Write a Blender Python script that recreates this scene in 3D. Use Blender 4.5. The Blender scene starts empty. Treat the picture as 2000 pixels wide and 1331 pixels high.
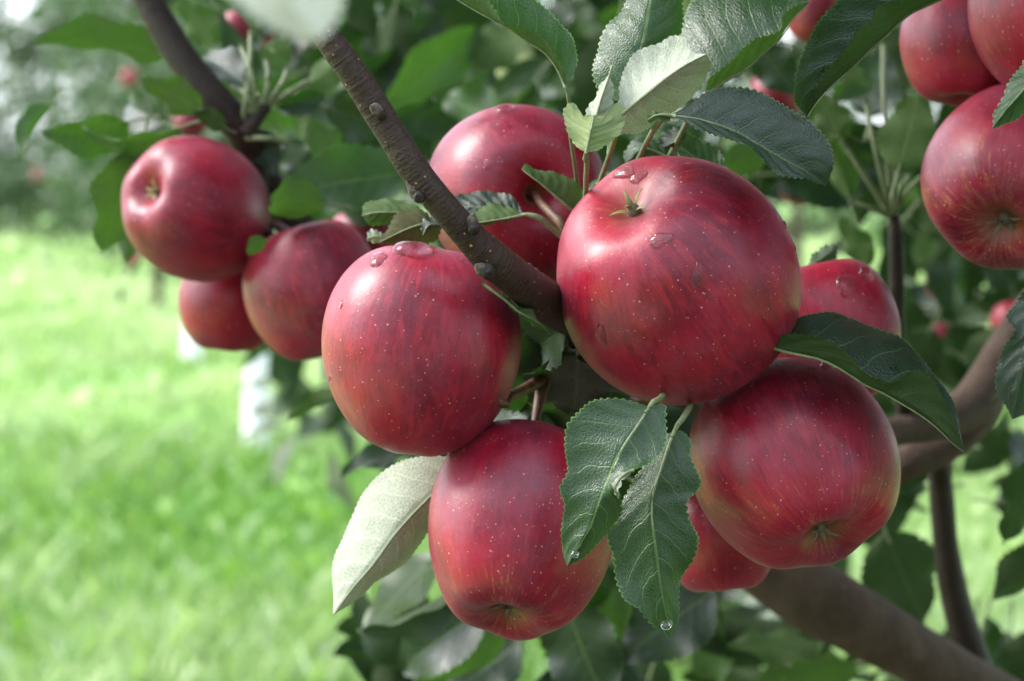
import bpy, math, random
import numpy as np
from mathutils import Vector, Matrix, Quaternion
from mathutils.bvhtree import BVHTree

SC = bpy.context.scene
COL = SC.collection
RNG = np.random.default_rng(11)
random.seed(5)

# ------------------------------------------------------------------ camera
PITCH = math.radians(4.93)
CAM = Vector((0, 0, 1.25))
W0, H0, SENSOR, LENS = 2000.0, 1331.0, 23.6, 50.0
FPX = LENS / SENSOR * W0
cam = bpy.data.cameras.new('camera')
camo = bpy.data.objects.new('camera', cam)
COL.objects.link(camo)
camo.location = CAM
camo.rotation_euler = (math.pi / 2 - PITCH, 0, 0)
cam.lens, cam.sensor_width, cam.sensor_fit = LENS, SENSOR, 'HORIZONTAL'
cam.clip_start, cam.clip_end = 0.02, 500
cam.dof.use_dof = True
cam.dof.focus_distance = 0.712
cam.dof.aperture_fstop = 8.2
cam.dof.aperture_blades = 0
SC.camera = camo

# ------------------------------------------------------------------ world, sun, exposure
SUN = Vector((-0.74, 0.10, 0.66)).normalized()
world = bpy.data.worlds.new('World')
SC.world = world
world.use_nodes = True
wt = world.node_tree
wt.nodes.clear()
sky = wt.nodes.new('ShaderNodeTexSky')
sky.sky_type = 'NISHITA'
sky.sun_disc = False
sky.sun_elevation = math.asin(SUN.z)
sky.sun_rotation = math.atan2(SUN.x, SUN.y)
sky.air_density, sky.dust_density, sky.ozone_density = 1.0, 2.5, 1.0
bg = wt.nodes.new('ShaderNodeBackground')
bg.inputs['Strength'].default_value = 0.12
wo = wt.nodes.new('ShaderNodeOutputWorld')
cloud = wt.nodes.new('ShaderNodeMix')          # thin even cloud over the clear sky
cloud.data_type = 'RGBA'
cloud.inputs[0].default_value = 0.55
cloud.inputs[7].default_value = (8.2, 8.8, 9.8, 1)
wt.links.new(sky.outputs[0], cloud.inputs[6])
wt.links.new(cloud.outputs[2], bg.inputs[0])
wt.links.new(bg.outputs[0], wo.inputs[0])
sl = bpy.data.lights.new('sun', 'SUN')
sl.energy, sl.angle, sl.color = 1.4, math.radians(32), (1.0, 0.975, 0.94)
so = bpy.data.objects.new('sun', sl)
COL.objects.link(so)
so.rotation_euler = SUN.to_track_quat('Z', 'Y').to_euler()
so.location = (0, 0, 6)
SC.view_settings.view_transform = 'Standard'
SC.view_settings.look = 'None'
SC.view_settings.gamma = 1
SC.view_settings.exposure = 1.95
SC.render.engine = 'CYCLES'
SC.cycles.use_denoising = True
SC.cycles.max_bounces = 8
SC.cycles.transparent_max_bounces = 8
SC.cycles.sample_clamp_indirect = 6

# ------------------------------------------------------------------ helpers
RC = camo.rotation_euler.to_matrix()
FWD = RC @ Vector((0, 0, -1))


def P(px, py, d):
    """point d metres deep along the view axis, seen at photograph pixel px, py"""
    return CAM + RC @ Vector(((px - W0 / 2) / FPX * d, (H0 / 2 - py) / FPX * d, -d))


def CV(x, y, z):
    return (RC @ Vector((x, y, z))).normalized()


def mm(px, d):
    return px * d / FPX


def curve(pts, n, ends=None):
    """smooth curve through pts (k,3), n+1 samples by chord length"""
    p = np.array([list(q) for q in pts], float)
    if len(p) == 2:
        t = np.linspace(0, 1, n + 1)[:, None]
        return p[0] * (1 - t) + p[1] * t
    ch = np.r_[0, np.cumsum(np.maximum(np.linalg.norm(np.diff(p[:, :3], axis=0), axis=1), 1e-7))]
    m = np.zeros_like(p)
    dt = np.diff(ch)[:, None]
    sl_ = np.diff(p, axis=0) / dt
    m[0], m[-1] = sl_[0], sl_[-1]
    m[1:-1] = (sl_[:-1] * dt[1:] + sl_[1:] * dt[:-1]) / (dt[1:] + dt[:-1])
    s = np.linspace(0, ch[-1], n + 1)
    i = np.clip(np.searchsorted(ch, s, side='right') - 1, 0, len(p) - 2)
    h = (ch[i + 1] - ch[i])
    t = ((s - ch[i]) / h)[:, None]
    h = h[:, None]
    return ((2 * t**3 - 3 * t**2 + 1) * p[i] + (t**3 - 2 * t**2 + t) * h * m[i]
            + (-2 * t**3 + 3 * t**2) * p[i + 1] + (t**3 - t**2) * h * m[i + 1])


def norm(a):
    return a / np.maximum(np.linalg.norm(a, axis=-1, keepdims=True), 1e-12)


def mesh_from(name, verts, faces, mat=None, uv=None, smooth=True, attr=None):
    me = bpy.data.meshes.new(name)
    me.from_pydata([tuple(v) for v in verts], [], [tuple(f) for f in faces])
    if smooth:
        me.polygons.foreach_set('use_smooth', [True] * len(me.polygons))
    if uv is not None:
        ul = me.uv_layers.new(name='UVMap')
        li = np.zeros(len(me.loops), int)
        me.loops.foreach_get('vertex_index', li)
        ul.data.foreach_set('uv', np.asarray(uv, float)[li].ravel())
    if attr is not None:
        for k, a in attr.items():
            at = me.attributes.new(k, 'FLOAT_VECTOR', 'POINT')
            at.data.foreach_set('vector', np.asarray(a, float).ravel())
    if mat:
        me.materials.append(mat)
    me.update()
    return me


LOCS = {}


def empty(name, loc):
    o = bpy.data.objects.new(name, None)
    COL.objects.link(o)
    o.location = loc
    o.empty_display_size = 0.02
    LOCS[o.name] = Matrix.Translation(Vector(loc))
    return o


def put(name, me, parent=None, mw=None):
    """link a mesh object; mw = its world matrix"""
    o = bpy.data.objects.new(name, me)
    COL.objects.link(o)
    mw = mw or Matrix.Identity(4)
    LOCS[o.name] = mw
    if parent is not None:
        o.parent = parent
        o.matrix_parent_inverse = Matrix.Identity(4)
        o.matrix_basis = LOCS[parent.name].inverted() @ mw
    else:
        o.matrix_basis = mw
    return o


def tag(o, label=None, cat=None, group=None, kind=None):
    if label: o['label'] = label
    if cat: o['category'] = cat
    if group: o['group'] = group
    if kind: o['kind'] = kind
    return o


def tube_arrays(pts, rad, seg=10, n=24, bump=0.0, seed=0, caps=True):
    r = np.random.default_rng(seed)
    p4 = [list(q) + [w] for q, w in zip(pts, rad)]
    c = curve(p4, n)
    ctr, rr = c[:, :3], np.maximum(c[:, 3], 1e-5)
    tan = norm(np.gradient(ctr, axis=0))
    up = np.array([0.13, 0.31, 0.94])
    a = norm(np.cross(tan, up))
    b = np.cross(tan, a)
    ang = np.linspace(0, 2 * math.pi, seg, endpoint=False)
    ph = r.uniform(0, 6.28, (6,))
    L = np.r_[0, np.cumsum(np.linalg.norm(np.diff(ctr, axis=0), axis=1))]
    V = []
    for i in range(n + 1):
        k = 1 + bump * (0.5 * np.sin(2 * ang + ph[0] + L[i] * 37) + 0.35 * np.sin(3 * ang + ph[1] - L[i] * 83)
                        + 0.5 * math.sin(L[i] * 61 + ph[2]) + 0.4 * math.sin(L[i] * 151 + ph[3]))
        V.append(ctr[i] + rr[i] * (k * np.cos(ang))[:, None] * a[i] + rr[i] * (k * np.sin(ang))[:, None] * b[i])
    V = np.concatenate(V)
    F = []
    for i in range(n):
        for j in range(seg):
            k = (j + 1) % seg
            F.append((i * seg + j, i * seg + k, (i + 1) * seg + k, (i + 1) * seg + j))
    if caps:
        F.append(tuple(range(seg)))
        F.append(tuple(n * seg + j for j in reversed(range(seg))))
    uv = np.array([[j / seg, L[i]] for i in range(n + 1) for j in range(seg)])
    return V, F, uv


def ptube(name, pts, radpx, mat, parent, seg=10, n=24, bump=0.0, seed=0):
    """tube through (px,py,depth) points, radii in photograph pixels at that depth"""
    w = [P(*q) for q in pts]
    r = [mm(x, q[2]) for x, q in zip(radpx, pts)]
    V, F, uv = tube_arrays(w, r, seg, n, bump, seed)
    return put(name, mesh_from(name, V, F, mat, uv), parent)


# ------------------------------------------------------------------ material helpers
class NT:
    def __init__(s, name):
        s.m = bpy.data.materials.new(name)
        s.m.use_nodes = True
        s.t = s.m.node_tree
        s.t.nodes.clear()
        s.out = s.t.nodes.new('ShaderNodeOutputMaterial')

    def n(s, typ, ins=None, **kw):
        nd = s.t.nodes.new(typ)
        for k, v in kw.items():
            setattr(nd, k, v)
        for k, v in (ins or {}).items():
            if isinstance(v, bpy.types.NodeSocket):
                s.t.links.new(v, nd.inputs[k])
            else:
                nd.inputs[k].default_value = v
        return nd

    def math(s, op, a, b=0.0, c=0.0, clamp=False):
        nd = s.n('ShaderNodeMath', {0: a, 1: b, 2: c}, operation=op)
        nd.use_clamp = clamp
        return nd.outputs[0]

    def mix(s, f, a, b, blend='MIX'):
        nd = s.n('ShaderNodeMix', data_type='RGBA', blend_type=blend)
        for i, v in ((0, f), (6, a), (7, b)):
            if isinstance(v, bpy.types.NodeSocket):
                s.t.links.new(v, nd.inputs[i])
            else:
                nd.inputs[i].default_value = v if i == 0 else tuple(v) + (1,) if len(v) == 3 else v
        return nd.outputs[2]

    def ramp(s, x, lo, hi, a=0.0, b=1.0, smooth=True):
        nd = s.n('ShaderNodeMapRange', {0: x, 1: lo, 2: hi, 3: a, 4: b})
        nd.interpolation_type = 'SMOOTHSTEP' if smooth else 'LINEAR'
        return nd.outputs[0]

    def noise(s, vec, scale, detail=2.0, rough=0.5, dist=0.0):
        return s.n('ShaderNodeTexNoise', {'Vector': vec, 'Scale': scale, 'Detail': detail, 'Roughness': rough, 'Distortion': dist}).outputs[0]

    def done(s, shader):
        s.t.links.new(shader, s.out.inputs[0])
        return s.m


def mat_apple():
    g = NT('apple_skin')
    obj = g.n('ShaderNodeTexCoord').outputs['Object']
    pol = g.n('ShaderNodeAttribute', attribute_name='pol').outputs['Vector']
    rnd = g.n('ShaderNodeObjectInfo').outputs['Random']
    yel = g.n('ShaderNodeAttribute', attribute_name='yellow', attribute_type='OBJECT').outputs['Fac']
    off = g.n('ShaderNodeVectorMath', {0: obj, 1: g.n('ShaderNodeCombineXYZ', {0: rnd, 1: rnd, 2: rnd}).outputs[0]}, operation='ADD').outputs[0]
    shift = g.n('ShaderNodeVectorMath', {0: pol, 1: g.n('ShaderNodeCombineXYZ', {0: g.math('MULTIPLY', rnd, 37), 1: 0.0, 2: g.math('MULTIPLY', rnd, 11)}).outputs[0]}, operation='ADD').outputs[0]
    th = g.n('ShaderNodeSeparateXYZ', {0: pol}).outputs[2]
    st1 = g.noise(g.n('ShaderNodeVectorMath', {0: shift, 1: (11, 11, 9.0)}, operation='MULTIPLY').outputs[0], 1.0, 4, 0.62, 0.35)
    st2 = g.noise(g.n('ShaderNodeVectorMath', {0: shift, 1: (27, 27, 16.0)}, operation='MULTIPLY').outputs[0], 1.0, 4, 0.6, 0.3)
    big = g.noise(off, 34, 3, 0.55)
    fine = g.noise(off, 900, 3, 0.6)
    grain = g.noise(off, 2600, 2, 0.6)
    c = g.mix(g.ramp(big, 0.34, 0.66), (0.130, 0.0020, 0.0165), (0.285, 0.0050, 0.0240))
    sv_ = g.ramp(rnd, 0.0, 1.0, 0.35, 1.0, smooth=False)
    c = g.mix(g.math('MULTIPLY', sv_, g.ramp(st1, 0.46, 0.70, 0, 0.85)), c, (0.350, 0.012, 0.026))
    c = g.mix(g.math('MULTIPLY', sv_, g.ramp(st2, 0.50, 0.34, 0, 0.55)), c, (0.070, 0.0010, 0.007))
    c = g.mix(g.ramp(fine, 0.50, 0.72, 0, 0.30), c, (0.35, 0.020, 0.025))
    # yellow-green ground colour shows in streaks, most towards the eye of the fruit
    ym = g.math('ADD', g.ramp(th, 0.55, 0.98, 0.0, 0.12), g.math('MULTIPLY', yel, 0.25))
    ys = g.ramp(g.math('ADD', g.math('ADD', g.math('MULTIPLY', st2, 0.6), g.math('MULTIPLY', st1, 0.4)), ym), 0.70, 0.90)
    c = g.mix(g.math('MULTIPLY', ys, g.ramp(fine, 0.36, 0.62, 0.25, 0.9)), c, (0.33, 0.15, 0.055))
    cav = g.math('MAXIMUM', g.ramp(th, 0.085, 0.03), g.math('MULTIPLY', g.ramp(th, 0.88, 0.965), g.math('MULTIPLY_ADD', yel, 1.1, 0.12, clamp=True)))
    c = g.mix(g.math('MULTIPLY', cav, 0.55), c, (0.19, 0.15, 0.045))
    # wax bloom: thin lilac veil, patchy
    bl = g.math('MULTIPLY', g.ramp(g.noise(off, 52, 4, 0.6), 0.40, 0.68), g.ramp(grain, 0.35, 0.65, 0.35, 1.0))
    c = g.mix(g.math('MULTIPLY', bl, 0.30), c, (0.28, 0.090, 0.145))
    scuff = g.math('MULTIPLY', g.ramp(g.noise(off, 130, 5, 0.7, 0.6), 0.66, 0.74), g.ramp(g.noise(off, 30, 2), 0.5, 0.62))
    c = g.mix(g.math('MULTIPLY', scuff, 0.55), c, (0.30, 0.115, 0.06))
    # lenticels
    vr = g.n('ShaderNodeTexVoronoi', {'Vector': off, 'Scale': 500.0, 'Randomness': 0.9}, feature='F1')
    sel = g.n('ShaderNodeSeparateXYZ', {0: vr.outputs['Color']})
    size = g.math('MULTIPLY_ADD', sel.outputs[0], 0.105, 0.045)
    dot = g.math('MULTIPLY', g.ramp(g.math('SUBTRACT', vr.outputs['Distance'], size), 0.07, 0.005), g.ramp(sel.outputs[1], 0.10, 1.0, 0.02, 0.85))
    halo = g.ramp(g.math('SUBTRACT', vr.outputs['Distance'], size), 0.20, 0.03)
    c = g.mix(g.math('MULTIPLY', halo, 0.35), c, (0.19, 0.004, 0.009))
    c = g.mix(dot, c, (0.52, 0.23, 0.22))
    bmp = g.math('ADD', g.math('MULTIPLY', fine, 0.45), g.math('ADD', g.math('MULTIPLY', g.noise(off, 210, 2), 0.9), g.math('MULTIPLY', dot, 0.35)))
    bn = g.n('ShaderNodeBump', {'Strength': 0.22, 'Distance': 0.0006, 'Height': bmp}).outputs[0]
    rough = g.math('ADD', g.ramp(g.noise(off, 60, 3), 0.3, 0.7, 0.27, 0.39), g.math('MULTIPLY', grain, 0.08))
    rough = g.math('MULTIPLY_ADD', scuff, 0.2, g.math('MULTIPLY_ADD', bl, 0.08, rough))
    p = g.n('ShaderNodeBsdfPrincipled', {'Base Color': c, 'Roughness': rough, 'IOR': 1.46, 'Normal': bn,
                                         'Sheen Weight': 0.03, 'Sheen Roughness': 0.45, 'Sheen Tint': (0.85, 0.75, 1.0, 1),
                                         'Subsurface Weight': 0.06, 'Subsurface Radius': (0.004, 0.001, 0.0008), 'Subsurface Scale': 1.0})
    return g.done(p.outputs[0])


def mat_leaf(name, top, top2, under, trans, gloss=0.36, vein=(0.22, 0.36, 0.09), tw=0.28, bumpy=1.0, spec=0.62):
    g = NT(name)
    uv = g.n('ShaderNodeUVMap', uv_map='UVMap').outputs[0]
    obj = g.n('ShaderNodeTexCoord').outputs['Object']
    rnd = g.n('ShaderNodeObjectInfo').outputs['Random']
    sx = g.n('ShaderNodeSeparateXYZ', {0: uv})
    u = g.math('MULTIPLY', g.math('ABSOLUTE', g.math('SUBTRACT', sx.outputs[0], 0.5)), 2.0)
    v = sx.outputs[1]
    wob = g.n('ShaderNodeTexNoise', {'Vector': uv, 'Scale': 5.0, 'Detail': 2.0}).outputs[0]
    side = g.math('MULTIPLY', g.math('GREATER_THAN', sx.outputs[0], 0.5), 0.43)
    lat = g.math('ADD', g.math('MULTIPLY_ADD', g.math('POWER', u, 1.25), -1.75, g.math('MULTIPLY', v, 8.0)), g.math('ADD', g.math('MULTIPLY', wob, 0.55), side))
    fr = g.math('ABSOLUTE', g.math('SUBTRACT', g.math('FRACT', lat), 0.5))           # 0 at a side vein
    lv = g.math('MULTIPLY', g.ramp(fr, 0.040, 0.008), g.ramp(u, 0.96, 0.55, 0.1, 1.0))
    mid = g.ramp(u, 0.055, 0.02)
    net = g.n('ShaderNodeTexVoronoi', {'Vector': g.n('ShaderNodeVectorMath', {0: uv, 1: (30, 62, 1)}, operation='MULTIPLY').outputs[0], 'Scale': 1.0}, feature='DISTANCE_TO_EDGE').outputs[0]
    nl = g.ramp(net, 0.10, 0.02)
    veins = g.math('MAXIMUM', g.math('MAXIMUM', mid, g.math('MULTIPLY', lv, 0.75)), g.math('MULTIPLY', nl, 0.16))
    hue = g.math('ADD', g.math('MULTIPLY', rnd, 0.6), g.math('MULTIPLY', g.noise(uv, 3.0, 3), 0.5))
    ct = g.mix(hue, top, top2)
    ct = g.mix(g.math('MULTIPLY', veins, 0.55), ct, vein)
    ct = g.mix(g.ramp(u, .965, .985, 0, .6), ct, vein)
    spots = g.math('MULTIPLY', g.ramp(g.noise(uv, 23, 3), 0.66, 0.72), 0.7)
    ct = g.mix(spots, ct, (0.10, 0.055, 0.02))
    cu = g.mix(g.ramp(g.noise(uv, 4, 3), 0.3, 0.7), [x * .85 for x in under], [x * 0.68 for x in under])
    cu = g.mix(g.math('MULTIPLY', g.math('MAXIMUM', veins, g.math('MULTIPLY', nl, 0.45)), 0.8), cu, [min(1, x * 1.5) for x in under])
    back = g.n('ShaderNodeNewGeometry').outputs['Backfacing']
    col = g.mix(back, ct, cu)
    hgt = g.math('SUBTRACT', g.math('MULTIPLY', g.ramp(net, 0.0, 0.25), 0.55), g.math('ADD', g.math('MULTIPLY', lv, 0.9), mid))
    hgt = g.math('ADD', hgt, g.math('MULTIPLY', g.noise(uv, 90, 2), 0.35))
    bn = g.n('ShaderNodeBump', {'Strength': 0.40 * bumpy, 'Distance': 0.00035, 'Height': hgt}).outputs[0]
    rough = g.math('MULTIPLY_ADD', back, 0.34, g.ramp(g.noise(uv, 6, 3), 0.3, 0.7, gloss - 0.05, gloss + 0.07))
    wet = g.math('MULTIPLY', g.ramp(g.noise(uv, 4.2, 2), 0.56, 0.66), g.math('SUBTRACT', 1.0, back))
    rough = g.math('MULTIPLY_ADD', wet, -0.20, rough)
    spec_ = spec
    spec = g.math('MULTIPLY_ADD', back, -0.72 * spec_, spec_)
    p = g.n('ShaderNodeBsdfPrincipled', {'Base Color': col, 'Roughness': rough, 'Specular IOR Level': spec, 'Normal': bn})
    tr = g.n('ShaderNodeBsdfTranslucent', {'Color': g.mix(g.math('MULTIPLY', veins, 0.4), trans, [x * 0.6 for x in trans]), 'Normal': bn})
    ms = g.n('ShaderNodeMixShader', {0: tw, 1: p.outputs[0], 2: tr.outputs[0]})
    return g.done(ms.outputs[0])


def mat_bark(name, a, b, speck, sp_scale=380, sp_amt=0.75, rough=0.6, bump=0.7, ring=0.0, dist=.0014):
    g = NT(name)
    obj = g.n('ShaderNodeTexCoord').outputs['Object']
    uv = g.n('ShaderNodeUVMap', uv_map='UVMap').outputs[0]
    n1 = g.noise(obj, 60, 5, 0.65)
    n2 = g.noise(obj, 420, 4, 0.65)
    c = g.mix(g.ramp(n1, 0.35, 0.66), a, b)
    c = g.mix(g.ramp(n2, 0.5, 0.75, 0, 0.5), c, [x * 0.45 for x in a])
    c = g.mix(g.ramp(g.noise(obj, 24, 4, 0.6), 0.5, 0.72, 0, 0.6), c, [x * 0.5 for x in b])
    c = g.mix(g.ramp(g.noise(obj, 31, 4, 0.6), 0.60, 0.76, 0, 0.45), c, [min(1, x * 1.9) for x in b])
    vr = g.n('ShaderNodeTexVoronoi', {'Vector': obj, 'Scale': float(sp_scale)}, feature='F1')
    se = g.n('ShaderNodeSeparateXYZ', {0: vr.outputs['Color']})
    sp = g.math('MULTIPLY', g.ramp(g.math('SUBTRACT', vr.outputs['Distance'], g.math('MULTIPLY', se.outputs[0], 0.10)), 0.13, 0.06),
                g.math('MULTIPLY', g.math('GREATER_THAN', se.outputs[1], 0.45), g.ramp(g.noise(obj, 75, 2), 0.42, 0.6)))
    c = g.mix(g.math('MULTIPLY', sp, sp_amt), c, speck)
    v = g.n('ShaderNodeSeparateXYZ', {0: uv}).outputs[1]
    rg = g.math('MULTIPLY', g.ramp(g.noise(g.n('ShaderNodeCombineXYZ', {0: g.math('MULTIPLY', v, 420), 1: g.math('MULTIPLY', n1, 2.0), 2: 0.0}).outputs[0], 1.0, 3), 0.4, 0.7), ring)
    h = g.math('ADD', g.math('ADD', g.math('MULTIPLY', n2, 0.8), g.math('MULTIPLY', sp, 0.7)), g.math('ADD', g.math('MULTIPLY', n1, 1.0), rg))
    bn = g.n('ShaderNodeBump', {'Strength': bump, 'Distance': dist, 'Height': h}).outputs[0]
    p = g.n('ShaderNodeBsdfPrincipled', {'Base Color': c, 'Roughness': rough, 'Normal': bn, 'Specular IOR Level': 0.32})
    return g.done(p.outputs[0])


def mat_plain(name, a, b, scale=300, rough=0.6, tw=0.0, bump=0.3, dist=0.0004):
    g = NT(name)
    obj = g.n('ShaderNodeTexCoord').outputs['Object']
    n1 = g.noise(obj, scale, 4, 0.6)
    c = g.mix(g.ramp(n1, 0.35, 0.65), a, b)
    bn = g.n('ShaderNodeBump', {'Strength': bump, 'Distance': dist, 'Height': n1}).outputs[0]
    p = g.n('ShaderNodeBsdfPrincipled', {'Base Color': c, 'Roughness': rough, 'Normal': bn})
    if tw:
        t = g.n('ShaderNodeBsdfTranslucent', {'Color': c})
        return g.done(g.n('ShaderNodeMixShader', {0: tw, 1: p.outputs[0], 2: t.outputs[0]}).outputs[0])
    return g.done(p.outputs[0])


def mat_water():
    g = NT('water')
    p = g.n('ShaderNodeBsdfPrincipled', {'Base Color': (1, 1, 1, 1), 'Roughness': 0.02, 'IOR': 1.33, 'Transmission Weight': 1.0})
    return g.done(p.outputs[0])


def mat_foliage(name, cols, trans, tw=0.3, rough=0.4):
    """small far leaves: each leaf its own tone, from a per-face value stored in the UV"""
    g = NT(name)
    uv = g.n('ShaderNodeUVMap', uv_map='UVMap').outputs[0]
    x = g.n('ShaderNodeSeparateXYZ', {0: uv}).outputs[0]
    c = g.mix(g.ramp(x, 0.0, 0.6), cols[0], cols[1])
    c = g.mix(g.ramp(x, 0.6, 1.0), c, cols[2])
    back = g.n('ShaderNodeNewGeometry').outputs['Backfacing']
    c = g.mix(g.math('MULTIPLY', back, 0.7), c, (0.11, 0.15, 0.075))
    p = g.n('ShaderNodeBsdfPrincipled', {'Base Color': c, 'Roughness': g.math('MULTIPLY_ADD', back, 0.3, rough)})
    t = g.n('ShaderNodeBsdfTranslucent', {'Color': tuple(trans) + (1,)})
    return g.done(g.n('ShaderNodeMixShader', {0: tw, 1: p.outputs[0], 2: t.outputs[0]}).outputs[0])


def mat_ground():
    g = NT('meadow_ground')
    obj = g.n('ShaderNodeTexCoord').outputs['Object']
    n1 = g.noise(obj, 1.1, 5, 0.6)
    n2 = g.noise(obj, 9, 5, 0.65)
    c = g.mix(g.ramp(n1, 0.35, 0.65), (0.15, 0.31, 0.05), (0.25, 0.42, 0.10))
    c = g.mix(g.ramp(n2, 0.45, 0.75, 0, 0.7), c, (0.33, 0.48, 0.19))
    bn = g.n('ShaderNodeBump', {'Strength': 0.6, 'Distance': 0.03, 'Height': n2}).outputs[0]
    p = g.n('ShaderNodeBsdfPrincipled', {'Base Color': c, 'Roughness': 0.8, 'Normal': bn})
    return g.done(p.outputs[0])


def mat_grass():
    g = NT('grass_blades')
    uv = g.n('ShaderNodeUVMap', uv_map='UVMap').outputs[0]
    s = g.n('ShaderNodeSeparateXYZ', {0: uv})
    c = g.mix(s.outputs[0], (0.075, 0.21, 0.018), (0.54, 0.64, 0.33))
    c = g.mix(g.ramp(s.outputs[1], 0.93, 1.0), c, (0.5, 0.58, 0.40))
    p = g.n('ShaderNodeBsdfPrincipled', {'Base Color': c, 'Roughness': 0.5})
    t = g.n('ShaderNodeBsdfTranslucent', {'Color': g.mix(0.5, c, (0.30, 0.50, 0.08))})
    return g.done(g.n('ShaderNodeMixShader', {0: 0.4, 1: p.outputs[0], 2: t.outputs[0]}).outputs[0])


M = {
    'apple': mat_apple(),
    'leaf': mat_leaf('leaf_green', (0.011, 0.038, 0.013), (0.020, 0.060, 0.016), (0.08, 0.125, 0.045), (0.065, 0.19, 0.016), tw=.24, vein=(0.17, 0.30, 0.07)),
    'leaf_dark': mat_leaf('leaf_dark', (0.006, 0.018, 0.011), (0.010, 0.026, 0.013), (0.048, 0.078, 0.028), (0.028, 0.095, 0.010), gloss=0.36, tw=.2, vein=(0.09, 0.17, 0.05)),
    'leaf_shade': mat_leaf('leaf_shade', (0.004, 0.013, 0.007), (0.008, 0.022, 0.009), (0.030, 0.052, 0.018), (0.024, 0.085, 0.007), gloss=0.34, tw=.2, vein=(0.05, 0.10, 0.03), spec=.42),  # leaf green darkened to stand in for shade on leaves behind
    'leaf_young': mat_leaf('leaf_young', (0.05, 0.11, 0.025), (0.065, 0.13, 0.028), (0.30, 0.37, 0.17), (0.09, 0.20, 0.035), gloss=0.5, vein=(0.2, 0.28, 0.11)),
    'leaf_felt': mat_leaf('leaf_felted', (0.022, 0.06, 0.017), (0.03, 0.07, 0.02), (0.46, 0.49, 0.39), (0.08, 0.18, 0.035), gloss=0.4, tw=0.16),
    'leaf_olive': mat_leaf('leaf_olive', (0.035, 0.05, 0.015), (0.04, 0.058, 0.015), (0.075, 0.075, 0.032), (0.08, 0.105, 0.02), gloss=0.42),
    'petiole': mat_plain('petiole', (0.11, 0.15, 0.06), (0.18, 0.21, 0.11), 500, 0.6),
    'petiole_red': mat_plain('petiole_red', (0.13, 0.035, 0.035), (0.12, 0.11, 0.04), 240, 0.5),
    'stem': mat_plain('fruit_stem', (0.075, 0.022, 0.022), (0.12, 0.07, 0.03), 260, 0.55),
    'sepal': mat_plain('sepal', (0.20, 0.24, 0.07), (0.22, 0.16, 0.07), 500, 0.7),
    'sepal_dry': mat_plain('sepal_dry', (0.10, 0.08, 0.05), (0.17, 0.15, 0.10), 500, 0.8),
    'bark': mat_bark('bark_young', (0.030, 0.014, 0.011), (0.036, 0.022, 0.014), (0.55, 0.34, 0.13), ring=0.25),
    'bark_dark': mat_bark('bark_dark', (0.019, 0.012, 0.010), (0.031, 0.020, 0.015), (0.2, 0.13, 0.07), sp_amt=0.4),
    'bark_old': mat_bark('bark_old', (0.066, 0.040, 0.028), (0.098, 0.064, 0.045), (0.15, 0.12, 0.09), sp_scale=90, sp_amt=0.5, rough=0.75, bump=0.9, dist=.004),
    'bud': mat_plain('bud_scale', (0.05, 0.036, 0.030), (0.14, 0.11, 0.095), 900, 0.75),
    'paint': mat_plain('lime_paint', (0.82, 0.82, 0.84), (0.70, 0.70, 0.71), 25, 0.85, bump=0.5, dist=0.01),
    'water': mat_water(),
    'far': mat_foliage('far_foliage', ((0.010, 0.027, 0.010), (0.018, 0.043, 0.014), (0.040, 0.075, 0.026)), (0.04, 0.11, 0.016), rough=0.36),
    'pale': mat_foliage('distant_foliage', ((0.05, 0.09, 0.045), (0.11, 0.165, 0.085), (0.26, 0.32, 0.22)), (0.14, 0.25, 0.08), rough=.34),  # pale undersides, plus sky gloss on far crowns put into the colour
    'shade': mat_foliage('crown_foliage_shade', ((0.007, 0.020, 0.010), (0.012, 0.032, 0.013), (0.022, 0.050, 0.018)), (0.03, 0.09, 0.012), tw=.18, rough=.33),  # foliage darkened in colour to stand in for shade in the crown
    'ground': mat_ground(),
    'grass': mat_grass(),
    'added_soil': mat_plain('added_soil', (0.045, 0.033, 0.022), (0.08, 0.06, 0.04), 14, .95, bump=.8, dist=.02),
}

# ------------------------------------------------------------------ setting: ground and grass
gx, gy = np.meshgrid(np.linspace(-60, 60, 61), np.linspace(-20, 130, 76))
gz = 0.05 * np.sin(gx * 0.6) * np.sin(gy * 0.45) * np.clip((gy - 3) / 6, 0, 1)
gv = np.stack([gx, gy, gz], -1).reshape(-1, 3)
gf = [(i * 61 + j, i * 61 + j + 1, (i + 1) * 61 + j + 1, (i + 1) * 61 + j) for i in range(75) for j in range(60)]
tag(put('ground', mesh_from('ground', gv, gf, M['ground'])), kind='structure')


sy, sx_ = np.meshgrid(np.linspace(-4, 4.0, 30), np.linspace(-1, 1, 12))  # unseen dark strip added to cut grass bounce onto the apples
sxx = .985 - .23 * sy + sx_ * (1.9 + .25 * np.sin(sy * 2.3) + .2 * np.sin(sy * 5.1 + 2 * sx_)) * np.sqrt(np.clip((4.05 - sy) / 1.6, .02, 1))
sv = np.stack([sxx, sy, .012 + .012 * np.sin(sxx * 9) * np.sin(sy * 7)], -1).reshape(-1, 3)
tag(put('added_soil_strip', mesh_from('added_soil_strip', sv, [(i * 30 + j, (i + 1) * 30 + j, (i + 1) * 30 + j + 1, i * 30 + j + 1)[::-1] for i in range(11) for j in range(29)], M['added_soil'])), kind='structure')


def row_x(y):
    return 0.985 - 0.23 * y


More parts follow.
